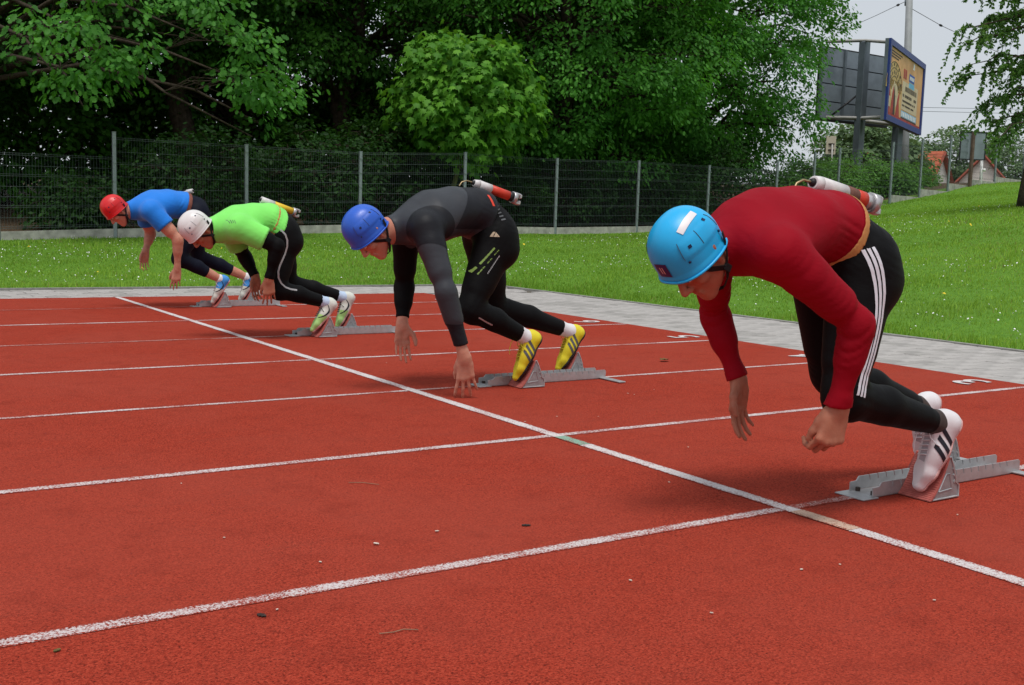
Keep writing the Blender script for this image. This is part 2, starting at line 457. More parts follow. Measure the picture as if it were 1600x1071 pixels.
# ------------------------------------------------------------------ grass and flowers on the lawn
def lawn_points(n, seed, xr, yr, pwr=1.0):
    g = np.random.default_rng(seed)
    x = g.uniform(*xr, n); y = g.uniform(*yr, n)
    ok = (np.maximum(x-LAWN_X, y-LAWN_Y) > .01) & (y-.075*x < 17.25)
    x, y = x[ok], y[ok]
    d = np.stack([x-CAM_POS[0], y-CAM_POS[1], np.full_like(x, -.5)], -1)
    zc = d@FWD; u = FPX*(d@RGT)/np.maximum(zc, .1)
    ok = (zc > 1) & (np.abs(u) < 900)
    keep = g.uniform(0, 1, len(x)) < np.clip((9.0/np.maximum(zc, 1))**pwr, 0, 1)
    ok &= keep
    return x[ok], y[ok], zc[ok], g
def grass(n, seed):
    x, y, zc, g = lawn_points(n, seed, (-8, 36), (-1, 21), 1.3)
    z = terrain(x, y); m = len(x)
    tuft = .75+.5*np.sin(x*2.1+np.sin(y*1.7)*2)*np.sin(y*2.3+np.cos(x*1.3)*2)
    edge = np.maximum(x-LAWN_X, y-LAWN_Y) < .35
    h = g.uniform(.025, .06, m)*np.clip(tuft, .5, 1.3)*np.where(edge, 1.5, 1)
    w = g.uniform(.004, .007, m)*np.clip(zc/9, 1, 2.6)
    a = g.uniform(0, 2*np.pi, m); l = g.uniform(0, .7, m)*h
    b = a+g.uniform(-1.2, 1.2, m)+np.pi/2
    P = np.stack([x, y, z-.004], -1)
    side = np.stack([np.cos(a), np.sin(a), np.zeros(m)], -1)*w[:, None]/2*1.6
    tip = P+np.stack([np.cos(b)*l, np.sin(b)*l, h], -1)
    V = np.stack([P-side, P+side, tip], 1).reshape(-1, 3)
    tint = np.clip(.50+.13*np.sin(x*.9+1.3*np.sin(y*.8))+.10*np.sin(x*.37-y*.53+1)+g.normal(0, .2, m), .11, 1)
    dryp = .03+.10*np.clip(np.sin(x*.6+1.7*np.sin(y*.45))+np.sin(y*.8-x*.35)-.7, 0, 1)
    tint = np.where(g.uniform(0, 1, m) < dryp, .03, tint)
    me = mesh_np('grass_blades', V, np.arange(3*m).reshape(-1, 3), M['grass'], False, {'tint': tint})
    return tag(link('lawn_grass', me), 'short green grass blades covering the lawn', 'grass', kind='stuff')
grass(1500000, 3)

def flowers(n, seed, mat, name, label, size, patch):
    x, y, zc, g = lawn_points(n, seed, (-8, 24), (-1, 18.5), .6)
    f = np.sin(x*1.1+2*np.sin(y*.6+patch))+np.sin(y*1.4+1.5*np.sin(x*.7-patch))
    f = f+.8*np.sin(x*3.1+y*2.3)*np.sin(y*3.7-x*1.9)
    ok = (g.uniform(-.9, 2.6, len(x)) < f) & (np.maximum(x-LAWN_X, y-LAWN_Y) > .25) & (zc < 24)
    x, y = x[ok], y[ok]; m = len(x)
    z = terrain(x, y)+g.uniform(.035, .07, m)
    r = g.uniform(.7, 1.25, m)*size
    t = np.arange(6)/6*2*np.pi
    ring = np.stack([np.cos(t), np.sin(t), np.zeros(6)], -1)
    tilt = g.normal(0, .45, (m, 2))
    V = ring[None]*r[:, None, None]
    V = np.repeat(V, 1, 0); V[:, :, 2] = V[:, :, 0]*tilt[:, :1]+V[:, :, 1]*tilt[:, 1:]
    top = np.zeros((m, 1, 3)); top[:, 0, 2] = r*.75
    V = np.concatenate([V, top], 1)+np.stack([x, y, z], -1)[:, None]
    F = np.array([(i, (i+1) % 6, 6) for i in range(6)])
    F = (F[None]+(np.arange(m)*7)[:, None, None]).reshape(-1, 3)
    tag(link(name, mesh_np(name, V.reshape(-1, 3), F, mat)), label, 'flowers', kind='stuff')
flowers(26000, 11, M['petal'], 'daisies', 'small white daisies and clover heads scattered over the lawn', .0075, 0.)
flowers(420, 12, M['yellow_petal'], 'dandelions', 'small yellow flowers dotted along the near edge of the lawn', .018, 2.)

# ------------------------------------------------------------------ trees and shrubs
LEAF_SIMPLE = (np.array([(0, 0, 0), (.30, .36, .05), (.24, .74, .04), (0, 1, 0), (-.24, .74, .04), (-.30, .36, .05)], float), [(0, 1, 2, 3), (0, 3, 4, 5)])
LEAF_DIAMOND = (np.array([(0, 0, 0), (.34, .5, .04), (0, 1, -.04), (-.34, .5, .04)], float), [(0, 1, 2, 3)])
_mp = [(0, -.02), (.16, .06), (.42, .02), (.33, .20), (.56, .42), (.36, .44), (.30, .60), (.12, .58), (0, 1.0), (-.12, .58), (-.30, .60), (-.36, .44), (-.56, .42), (-.33, .20), (-.42, .02), (-.16, .06)]
LEAF_MAPLE = (np.array([(x, y, -.35*x*x-.18*y*y) for x, y in _mp]+[(0, .33, .03)], float), [(i, (i+1) % 16, 16) for i in range(16)])
_ok = [(0, 0), (.14, .16), (.28, .24), (.18, .38), (.36, .54), (.22, .66), (.24, .86), (0, 1), (-.24, .86), (-.22, .66), (-.36, .54), (-.18, .38), (-.28, .24), (-.14, .16)]
LEAF_OAK = (np.array([(x, y, .10*abs(x)-.10*y*y) for x, y in _ok], float), [(0, 1, 2, 3, 4, 5, 6, 7), (0, 7, 8, 9, 10, 11, 12, 13)])

def leaves_mesh(name, P, axis, normal, size, template, mat, tint):
    T, polys = template
    a = nrm(axis); n = normal-(normal*a).sum(-1, keepdims=True)*a; n = nrm(n); s = np.cross(a, n)
    L = P[:, None]+size[:, None, None]*(T[None, :, 0:1]*s[:, None]+T[None, :, 1:2]*a[:, None]+T[None, :, 2:3]*n[:, None])
    m, k = len(P), len(T)
    lens = np.array([len(p) for p in polys]); flatp = np.concatenate([np.array(p) for p in polys])
    loops = (flatp[None]+(np.arange(m)*k)[:, None]).ravel(); counts = np.tile(lens, m)
    return mesh_np(name, L.reshape(-1, 3), None, mat, False, {'tint': np.repeat(tint, len(polys))}, loops, counts)

def sprays(g, C, O, per, spread, droop=.35, flat=.10):
    """leaf positions on flattened sprays around cluster centres C with outward directions O"""
    m = len(C)
    n = nrm(np.array([0, 0, 1.])*.9+O*.45+g.normal(0, .28, (m, 3)))
    t1 = nrm(np.cross(n, g.normal(0, 1, (m, 3)))); t2 = np.cross(n, t1)
    ph = g.uniform(0, 2*np.pi, (m, per)); rho = np.sqrt(g.uniform(.02, 1, (m, per)))
    sp = (spread*g.uniform(.7, 1.25, m))[:, None]
    rad = t1[:, None]*np.cos(ph)[..., None]+t2[:, None]*np.sin(ph)[..., None]
    P = C[:, None]+rad*(rho*sp)[..., None]+n[:, None]*g.normal(0, flat, (m, per))[..., None]
    P[..., 2] -= droop*(rho**2*sp)
    ax = rad+O[:, None]*.5+g.normal(0, .35, (m, per, 3)); ax[..., 2] -= droop*1.3+.15
    nn = n[:, None]+g.normal(0, .38, (m, per, 3))
    tint = np.clip(.42+g.normal(0, .16, (m, 1))+g.normal(0, .2, (m, per)), 0, 1)
    return P.reshape(-1, 3), ax.reshape(-1, 3), nn.reshape(-1, 3), tint.ravel()

def limb_path(g, a, b, sag=.0, n=5, wob=.12):
    a = np.array(a, float); b = np.array(b, float)
    L = np.linalg.norm(b-a)
    t = np.linspace(0, 1, n)[:, None]
    p = a+(b-a)*t
    p[:, 2] += np.sin(t[:, 0]*np.pi)*L*.10 - sag*t[:, 0]**2
    p[1:-1] += g.normal(0, wob*L*.25, (n-2, 3))
    return p

def tree(name, label, base, height, trunk_r, crown_c, crown_r, boughs, clusters, per, leaf, leaf_mat_, template=LEAF_SIMPLE,
         spread=.42, seed=0, group=None, cat='tree', bark='bark', big_above=None, bough_r=1.1, lean=(0, 0), low=-1., keep=None, droop=.35, extra=(), lump=0):
    g = np.random.default_rng(seed)
    root = empty(name, (base[0], base[1], th(base[0], base[1])))
    tag(root, label, cat, group)
    b = np.array([base[0], base[1], th(base[0], base[1])-.1])
    cc = np.array(crown_c, float); cr = np.array(crown_r, float)
    top = np.array([cc[0]+lean[0], cc[1]+lean[1], min(b[2]+height*.85, cc[2]+cr[2]*.6)])
    tp = limb_path(g, b, top, 0, 8, .05); tp[:, 2] = np.linspace(b[2], top[2], 8)
    rr = trunk_r*np.linspace(1.15, .25, 8); rr[0] *= 1.25
    MB().tube(tp, rr, 10).build('trunk', M[bark], root, True, world_coords=True)
    # boughs over the crown
    K = boughs
    i = np.arange(K)+.5
    ph = np.arccos(1-2*i/K); tt = np.pi*(1+5**.5)*i+g.uniform(0, 6)
    U = np.stack([np.cos(tt)*np.sin(ph), np.sin(tt)*np.sin(ph), np.cos(ph)], -1)
    U = nrm(U+g.normal(0, .14, U.shape))
    U = U[U[:, 2] > low]
    B = cc+U*cr*g.uniform(.62, 1.02, (len(U), 1))
    if lump: B = cc+(B-cc)*(1+lump*np.sin(U[:, :1]*5+seed)*np.sin(U[:, 2:3]*6+1.3*seed)+lump*.6*np.sin(U[:, 1:2]*9))
    if keep is not None:
        kk = keep(B); U, B = U[kk], B[kk]
    n0 = len(B)
    if len(extra):
        E_ = np.array([q[:3] for q in extra], float); B = np.concatenate([B, E_]); U = np.concatenate([U, nrm(E_-cc)])
    limbs = MB(); twigs = MB(); fine = leaf < .16
    Cs, Os = [], []
    for u, q in zip(U, B):
        j = int(np.clip(np.searchsorted(tp[:, 2], q[2]-np.linalg.norm(q[:2]-tp[0, :2])*.45), 2, 7))
        L = np.linalg.norm(q-tp[j])
        pth = limb_path(g, tp[j], q, .10*L if u[2] < .2 else 0)
        r0 = min(rr[j]*.55, .022*L+.015)
        limbs.tube(pth, np.linspace(r0, .012, len(pth)), 6, False)
        br = bough_r*g.uniform(.75, 1.3)
        D = nrm(g.normal(0, 1, (clusters, 3))+u*.55)*(g.uniform(.25, 1, (clusters, 1))**.6)*br
        D[:, 2] *= .55
        C = q+D
        Cs.append(C); Os.append(nrm(D+u*.8*br))
        for c in C[::2]:
            if not fine: break
            twigs.tube(limb_path(g, pth[-2], c, .05, 4), [.010, .007, .005, .003], 4, False)
    limbs.build('limbs', M[bark], root, True, world_coords=True)['kind'] = 'stuff'
    if fine: twigs.build('twigs', M[bark], root, True, world_coords=True)['kind'] = 'stuff'
    C = np.concatenate(Cs); O = np.concatenate(Os)
    is_x = np.arange(len(C)) >= n0*clusters
    def emit(sel, nm, per_, leaf_, spread_, tmpl, lm=None):
        if not sel.any(): return
        P, ax, nn, tint = sprays(g, C[sel], O[sel], per_, spread_, droop)
        size = leaf_*g.uniform(.65, 1.25, len(P))
        link(nm, leaves_mesh(nm, P, ax, nn, size, tmpl, lm or leaf_mat_, tint), root, world_coords=True)
    if big_above is None:
        emit(np.ones(len(C), bool), 'crown', per, leaf, spread, template)
    else:
        hi = C[:, 2] > big_above
        emit(is_x, 'drooping_foliage', per, leaf, spread, template, M['leaf_front'])  # brighter leaf colour paints the hanging boughs as if lit
        hi = hi & ~is_x; lo_ = ~hi & ~is_x
        emit(lo_, 'crown', per, leaf, spread, template)
        emit(hi, 'upper_crown', max(6, per//3), leaf*2.6, spread*1.3, LEAF_DIAMOND)
    return root

WOOD = 'trees of the wood behind the fence'
DROOP = [(.9, 16.3, 3.6), (1.7, 16.6, 4.3), (2.2, 16.7, 3.4), (3.4, 16.5, 4.5), (4.0, 16.6, 3.9), (4.4, 16.7, 3.2), (4.3, 16.8, 2.95), (1.4, 16.6, 3.1)]
# outer row: the crowns that face the track
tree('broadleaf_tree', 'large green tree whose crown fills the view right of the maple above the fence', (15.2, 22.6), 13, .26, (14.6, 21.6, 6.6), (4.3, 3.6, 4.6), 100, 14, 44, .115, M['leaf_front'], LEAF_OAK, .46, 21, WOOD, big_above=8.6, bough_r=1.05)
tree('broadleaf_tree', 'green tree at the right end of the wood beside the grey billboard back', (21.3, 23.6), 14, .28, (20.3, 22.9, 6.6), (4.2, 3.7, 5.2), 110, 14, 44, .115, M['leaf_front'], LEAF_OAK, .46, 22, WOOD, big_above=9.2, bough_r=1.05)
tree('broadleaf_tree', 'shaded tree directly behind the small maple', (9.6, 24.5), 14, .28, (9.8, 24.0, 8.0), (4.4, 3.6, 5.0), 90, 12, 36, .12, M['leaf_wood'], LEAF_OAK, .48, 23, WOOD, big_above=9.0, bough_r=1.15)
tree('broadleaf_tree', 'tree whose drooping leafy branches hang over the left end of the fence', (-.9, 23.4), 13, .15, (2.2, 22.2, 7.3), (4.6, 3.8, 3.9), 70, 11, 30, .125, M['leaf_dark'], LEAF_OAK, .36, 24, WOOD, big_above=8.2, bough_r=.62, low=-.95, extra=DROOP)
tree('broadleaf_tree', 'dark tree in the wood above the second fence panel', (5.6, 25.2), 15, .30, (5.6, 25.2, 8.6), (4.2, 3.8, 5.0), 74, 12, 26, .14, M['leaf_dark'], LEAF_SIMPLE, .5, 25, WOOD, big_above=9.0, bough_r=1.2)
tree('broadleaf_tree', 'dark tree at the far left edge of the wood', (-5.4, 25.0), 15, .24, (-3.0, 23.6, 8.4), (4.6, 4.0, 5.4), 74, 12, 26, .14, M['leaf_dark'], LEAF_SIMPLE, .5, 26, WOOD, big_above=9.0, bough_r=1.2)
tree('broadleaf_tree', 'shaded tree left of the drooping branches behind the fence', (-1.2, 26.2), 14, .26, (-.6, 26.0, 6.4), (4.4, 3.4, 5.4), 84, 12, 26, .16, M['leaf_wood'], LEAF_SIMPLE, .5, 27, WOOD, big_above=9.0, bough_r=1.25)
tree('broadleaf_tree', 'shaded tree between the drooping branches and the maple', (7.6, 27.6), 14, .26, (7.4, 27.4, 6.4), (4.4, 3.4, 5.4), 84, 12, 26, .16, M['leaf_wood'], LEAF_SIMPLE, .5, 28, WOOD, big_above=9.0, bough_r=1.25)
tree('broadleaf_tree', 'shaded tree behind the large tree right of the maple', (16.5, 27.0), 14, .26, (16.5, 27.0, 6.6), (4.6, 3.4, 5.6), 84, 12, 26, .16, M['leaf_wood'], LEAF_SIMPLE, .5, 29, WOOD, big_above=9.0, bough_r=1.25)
# undergrowth fills the dark space below the crowns
for k, (x, y, r, h, lab) in enumerate([(-5.5, 26.5, 2.4, 3.4, 'dark undergrowth thicket at the far left behind the fence'), (-1.5, 29.5, 2.6, 4.2, 'dark undergrowth thicket deep behind the leftmost fence stretch'),
                                       (2.8, 27.2, 2.4, 3.8, 'dark undergrowth thicket deep behind the leftmost fence post'), (6.4, 29.8, 2.6, 4.4, 'dark undergrowth thicket deep behind the second fence panel'),
                                       (10.6, 27.8, 2.4, 3.8, 'dark undergrowth thicket deep behind the maple trunk'), (14.6, 29.2, 2.6, 4.2, 'dark undergrowth thicket deep behind the large tree'),
                                       (19.4, 27.4, 2.6, 4.0, 'dark undergrowth thicket behind the rightmost tree of the wood'), (23.6, 28.6, 2.4, 3.6, 'undergrowth thicket left of the grey billboard back'),
                                       (-10, 32, 3.2, 4.8, 'dark undergrowth thicket at the left edge, deep in the wood')]):
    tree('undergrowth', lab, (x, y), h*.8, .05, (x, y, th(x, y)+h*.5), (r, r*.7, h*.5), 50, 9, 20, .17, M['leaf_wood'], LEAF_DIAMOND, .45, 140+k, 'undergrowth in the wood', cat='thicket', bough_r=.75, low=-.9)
# inner rows: dark depth of the wood
for k, (x, y, lab) in enumerate([(-8.5, 30, 'shaded tree deep in the wood, leftmost of the inner row'), (-1, 31, 'shaded tree deep in the wood behind the drooping branches'),
                                 (6.5, 32, 'shaded tree deep in the wood behind the second fence panel'), (13.5, 31, 'shaded tree deep in the wood behind the maple and large tree'),
                                 (21, 31.5, 'shaded tree deep in the wood, fifth of the inner row from the left'), (28, 32.5, 'shaded tree deep in the wood, rightmost of the inner row')]):
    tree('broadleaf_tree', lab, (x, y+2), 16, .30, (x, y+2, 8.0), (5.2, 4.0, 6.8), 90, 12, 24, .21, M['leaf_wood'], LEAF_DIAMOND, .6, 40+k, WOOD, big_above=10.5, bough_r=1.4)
# the clipped round maple by the fence
tree('maple_tree', 'small round bright green maple standing just behind the fence', (9.85, 19.25), 4.4, .065, (10.16, 19.3, 3.58), (1.58, 1.5, 1.40), 150, 6, 8, .19, M['leaf_maple'], LEAF_MAPLE, .26, 31, None, bark='bark_green', bough_r=.30, lean=(.05, 0), low=-.9, droop=.7, lump=.08)

SH = 'shrubs behind the fence'
def shrub(label, x, y, r, h, seed, mat='leaf_shrub', leaf=.10, group=SH, n=26, name='shrub', tmpl=LEAF_SIMPLE, per=22):
    z = th(x, y)
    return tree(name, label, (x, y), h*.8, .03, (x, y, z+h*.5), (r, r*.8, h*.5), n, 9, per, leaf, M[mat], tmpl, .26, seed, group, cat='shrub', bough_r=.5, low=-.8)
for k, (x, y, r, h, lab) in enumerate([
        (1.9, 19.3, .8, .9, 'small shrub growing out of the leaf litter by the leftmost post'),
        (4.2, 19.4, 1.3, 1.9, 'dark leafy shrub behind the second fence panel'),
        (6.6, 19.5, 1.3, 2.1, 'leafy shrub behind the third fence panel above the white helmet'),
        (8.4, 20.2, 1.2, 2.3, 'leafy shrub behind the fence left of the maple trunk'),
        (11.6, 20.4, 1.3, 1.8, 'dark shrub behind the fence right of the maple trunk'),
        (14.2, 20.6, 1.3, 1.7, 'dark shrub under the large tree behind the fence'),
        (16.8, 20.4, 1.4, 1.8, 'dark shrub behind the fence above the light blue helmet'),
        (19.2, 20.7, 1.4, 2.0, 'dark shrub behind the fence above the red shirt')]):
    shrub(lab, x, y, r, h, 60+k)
SR = 'bright shrubs on the bank under the billboard'
for k, (x, y, r, h, lab) in enumerate([
        (22.0, 20.4, 1.2, 1.5, 'bright green bush behind the fence by the nozzle tip'),
        (24.0, 20.6, 1.4, 1.3, 'bright green bush under the grey billboard post'),
        (26.0, 20.8, 1.4, 1.2, 'bright green bush below the orange billboard face'),
        (27.0, 20.4, .7, .8, 'rounded green bush in front of the red roof'),
        (27.0, 23.4, 1.5, 1.2, 'bright bush further back on the bank between the billboard posts'),
        (30.2, 22.4, .8, .6, 'bush on the bank left of the small grey sign')]):
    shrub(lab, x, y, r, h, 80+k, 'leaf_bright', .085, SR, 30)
# trees further off, beyond the billboard
FT = 'trees far beyond the billboard'
for k, (x, y, r, h, lab) in enumerate([
        (45, 36, 2.6, 3.0, 'light green tree behind the billboard posts'),
        (150, 117, 8, 10, 'pale hazy tree behind the red roofed house'),
        (160, 111, 8, 11, 'pale hazy tree between the two red roofs'),
        (169, 106, 8, 10, 'pale hazy tree behind the small grey sign'),
        (54, 28, 3.0, 4.4, 'dark tree behind the fence at the right, under the birch'),
        (61, 27, 3.4, 5.0, 'dark tree at the right edge behind the birch')]):
    z = th(x, y)
    tree('distant_tree', lab, (x, y), h, .2, (x, y, z+h*.55), (r, r*.8, h*.48), 46, 10, 16, .28 if x < 100 else .6, M['leaf_far'] if k < 4 else M['leaf_shrub'], LEAF_DIAMOND, .6 if x < 100 else 1.2, 100+k, FT, bough_r=r*.34)

# the birch at the right edge, with hanging twigs
def birch():
    g = np.random.default_rng(5)
    bx, by = 17.50, 10.06; bz = th(bx, by)
    root = empty('birch_tree', (bx, by, bz))
    tag(root, 'birch with thin drooping leafy twigs at the right edge of the lawn', 'tree')
    tp = np.array([(bx, by, bz-.1), (bx-.02, by+.01, bz+.3), (bx+.12, by-.02, bz+1.4), (bx+.22, by-.05, bz+2.6), (bx+.3, by-.08, bz+4.2), (bx+.36, by, bz+6.2), (bx+.4, by, bz+8.5)])
    MB().tube(tp, [.22, .16, .13, .12, .10, .07, .03], 12).build('trunk', M['bark'], root, True, world_coords=True)
    limbs = MB(); twigs = MB(); P = []; A = []
    rt = np.array([.836, -.548, 0.])                          # limbs mostly lean out over the lawn
    for k in range(46):
        z0 = bz+g.uniform(1.5, 7.2)
        c = np.array([np.interp(z0, tp[:, 2], tp[:, 0]), np.interp(z0, tp[:, 2], tp[:, 1]), z0])
        an = g.uniform(0, 2*np.pi) if k > 17 else math.atan2(-rt[1], -rt[0])+g.normal(0, .45)
        L = g.uniform(.9, 1.6) if z0 < bz+2.6 else g.uniform(1.2, 2.3)
        d = np.array([math.cos(an), math.sin(an), g.uniform(-.02, .34)])
        p = [c+d*L*t+np.array([0, 0, -.30*L*t*t]) for t in np.linspace(0, 1, 6)]
        p = np.array(p); p[1:] += g.normal(0, .04, (5, 3))
        limbs.tube(p, np.linspace(.032, .006, 6), 5, False)
        for t in np.concatenate([g.uniform(.25, 1, 13), [1.]]):
            q = np.array([np.interp(t, np.linspace(0, 1, 6), p[:, i]) for i in range(3)])
            dd = d*g.uniform(.1, .5)+g.normal(0, .28, 3); Lt = g.uniform(.3, .8)
            tw = np.array([q+dd*Lt*s+np.array([0, 0, -.75*Lt*s*s]) for s in np.linspace(0, 1, 6)])
            twigs.tube(tw, np.linspace(.005, .0018, 6), 3, False)
            for s in g.uniform(.1, 1, 42):
                o = np.array([np.interp(s, np.linspace(0, 1, 6), tw[:, i]) for i in range(3)])
                P.append(o); a = g.normal(0, .8, 3); a[2] -= .6; A.append(a)
    limbs.build('limbs', M['bark'], root, True, world_coords=True)['kind'] = 'stuff'
    twigs.build('twigs', M['bark'], root, True, world_coords=True)['kind'] = 'stuff'
    P = np.array(P); A = np.array(A)
    nn = g.normal(0, .8, P.shape)+np.array([0, 0, .8])
    me = leaves_mesh('crown', P, A, nn, g.uniform(.05, .085, len(P)), LEAF_SIMPLE, M['leaf_birch'], np.clip(g.normal(.45, .25, len(P)), 0, 1))
    link('crown', me, root, world_coords=True)
birch()
# ------------------------------------------------------------------ wire mesh fence
FP = [(-4.85, 16.78, .20, 1.62), (-2.34, 16.98, .23, 1.64), (.15, 17.2, .25, 1.68), (2.05, 17.45, .33, 2.05), (4.5, 17.7, .42, 2.07), (6.95, 17.93, .50, 2.09), (9.5, 18.1, .53, 2.23), (12.05, 18.27, .545, 2.25),
      (14.62, 18.44, .62, 2.34), (17.13, 18.64, .72, 2.36), (19.77, 18.78, .92, 2.64), (21.28, 18.82, 1.2, 2.94), (22.43, 18.93, 1.33, 3.14), (23.72, 18.12, 1.63, 3.35),
      (25.65, 18.57, 1.87, 3.58), (27.45, 18.88, 2.12, 3.82), (29.1, 19.28, 2.37, 4.0), (31.06, 19.66, 2.54, 4.1), (33.57, 20.22, 2.72, 4.3), (36.0, 20.8, 2.9, 4.5)]
fence = empty('wire_fence', (FP[3][0], FP[3][1], FP[3][2]))
tag(fence, 'long grey wire mesh fence on a concrete plinth between the lawn and the wood', 'fence')
for i, (x, y, zb, zt) in enumerate(FP):
    tall = .10 if i == 3 else .03
    p = MB()
    p.bevbox((x, y, (zb-.3+zt+tall)/2), (.062, .05, zt+tall-zb+.3), .004)
    p.box((x, y, zt+tall+.006), (.066, .054, .012))
    for q in range(5):
        zz = zb+.35+(zt-zb-.45)*q/4
        p.box((x, y-.031, zz), (.05, .012, .03))
    p.build('post', M['galv'], fence, world_coords=True)
for i in range(len(FP)-1):
    x0, y0, b0, t0 = FP[i]; x1, y1, b1, t1 = FP[i+1]
    A = np.array([x0, y0, 0.]); Bv = np.array([x1, y1, 0.]); d = (Bv-A); L = np.linalg.norm(d); d /= L
    nrmv = np.array([d[1], -d[0], 0])
    pb = max(b0, b1)+.02 if i != 2 else b0+.03
    stepped = (i >= 9)
    ph = .18
    zb0, zb1 = (min(b0, b1)+(.02), min(b0, b1)+.02) if not stepped else ((b0+b1)/2-.04, (b0+b1)/2-.04)
    if not stepped: zb0, zb1 = b0-.02, b1-.02
    tt0, tt1 = (t0, t1)
    if stepped: tt0 = tt1 = min(t0, t1)
    if i < 3: tt0, tt1 = t0, min(t1, t0+.03)
    # concrete board
    P = []
    for (q, zq) in ((A+d*.035, zb0), (Bv-d*.035, zb1)):
        for off in (-.025, .025):
            for z in (zq-.3, zq+ph): P.append(tuple(q+nrmv*off+np.array([0, 0, z])))
    pl_ = MB().add(P, [(0, 1, 3, 2), (4, 6, 7, 5), (0, 4, 5, 1), (2, 3, 7, 6), (0, 2, 6, 4), (1, 5, 7, 3)])
    pl_.build('plinth_board', M['concrete'], fence, world_coords=True)
    wv = MB(); nv = int(L/.05)
    lo0, lo1 = zb0+ph+.02, zb1+ph+.02
    for k in range(1, nv):
        t = k/nv; q = A+d*L*t
        lo = lo0+(lo1-lo0)*t; hi = tt0+(tt1-tt0)*t
        wv.tube([q+np.array([0, 0, lo]), q+np.array([0, 0, hi+.025])], .0019, 4, False)
    nh = 8
    for k in range(nh):
        for dup in ((-.008, .008) if k in (0, 2, 5, 7) else (.007,)):
            u = k/(nh-1)
            a = A+d*.02+nrmv*dup+np.array([0, 0, lo0+.03+(tt0-lo0-.05)*u]); b = Bv-d*.02+nrmv*dup+np.array([0, 0, lo1+.03+(tt1-lo1-.05)*u])
            wv.tube([a, b], .0026, 4, False)
            if k in (0, 2, 5, 7):
                a2 = a+np.array([0, 0, .03]); b2 = b+np.array([0, 0, .03]); wv.tube([a2, b2], .0022, 4, False)
    wv.build('mesh_panel', M['wire'], fence, world_coords=True)

# ------------------------------------------------------------------ billboards, poles, signs, houses
M['steel_dark'] = simple_mat('grey_painted_steel', (.15, .18, .205), .55, .4, .3, .12, 3)
M['panel_back'] = simple_mat('grey_back_panel', (.22, .26, .295), .6, .4, .1, .18, 2)
M['steel_pale'] = simple_mat('pale_steel', (.42, .41, .39), .6, .4, .2, .15, 6)
M['rust'] = simple_mat('rusty_steel', (.15, .10, .08), .8, .3, .2, .3, 8)
M['frame_blue'] = simple_mat('blue_frame', (.02, .045, .22), .5, .4, 0, .1, 3)
M['poster_orange'] = simple_mat('poster_orange', (.74, .40, .17), .6, .3, 0, .22, 1.1)
M['poster_tan'] = simple_mat('poster_tan', (.62, .42, .16), .6, .3, 0, .2, 2)
M['poster_cream'] = simple_mat('poster_cream', (.68, .55, .36), .6, .3, 0, .1, 3)
M['poster_red'] = simple_mat('poster_red', (.42, .05, .035), .6, .3, 0, .3, 4)
M['poster_dark'] = simple_mat('poster_dark', (.05, .035, .02), .6, .3, 0, .2, 4)
M['poster_blue'] = simple_mat('poster_blue', (.03, .11, .42), .6, .3, 0, .2, 4)
M['poster_sky'] = simple_mat('poster_light_blue', (.16, .48, .74), .6, .3, 0, .15, 5)
M['poster_white'] = simple_mat('poster_white', (.80, .82, .84), .6, .3, 0, .06, 5)
M['pole'] = simple_mat('concrete_pole', (.33, .34, .35), .7, .3, .2, .12, 3)
M['roof'] = simple_mat('red_roof_tiles', (.46, .12, .065), .8, .2, 0, .2, 2)
M['render_white'] = simple_mat('white_render', (.74, .70, .64), .9, .1, 0, .05, 1)
M['fascia'] = simple_mat('roof_edge_boards', (.30, .075, .05), .8, .2, 0, .15, 2)
M['sign_beige'] = simple_mat('beige_sign', (.60, .54, .42), .6, .3, 0, .06, 3)
M['white_paint'] = simple_mat('white_painted_metal', (.78, .78, .77), .5, .4, 0, .04, 4)
M['black_metal'] = simple_mat('black_metal', (.02, .02, .022), .5, .4, .3, .1, 6)

def quad_frame(a, b, z0, z1):
    """local frame of an upright panel from ground points a to b: (u along, v up) -> world, plus outward normal"""
    a = np.array([a[0], a[1]]); b = np.array([b[0], b[1]]); L = np.linalg.norm(b-a); d = (b-a)/L
    n = np.array([d[1], -d[0]])
    def W(u, v, o=0.): return (a[0]+d[0]*u+n[0]*o, a[1]+d[1]*u+n[1]*o, z0+v)
    return W, L, z1-z0
def slab(W, u0, v0, u1, v1, o0, o1):
    P = [W(u, v, o) for u in (u0, u1) for v in (v0, v1) for o in (o0, o1)]
    return MB().add(P, [(0, 1, 3, 2), (4, 6, 7, 5), (0, 4, 5, 1), (2, 3, 7, 6), (0, 2, 6, 4), (1, 5, 7, 3)])
def flatpoly(W, pts, o):
    n = len(pts); P = [W(u, v, o) for u, v in pts]+[W(u, v, o-.004) for u, v in pts]
    return MB().add(P, [tuple(range(n))]+[tuple(range(2*n-1, n-1, -1))]+[(i, i+n, (i+1) % n+n, (i+1) % n) for i in range(n)])

bb = empty('billboard', (30.5, 24.7, th(30.5, 24.7)))
tag(bb, 'large angled billboard with an orange poster and a grey back, on steel posts', 'billboard')
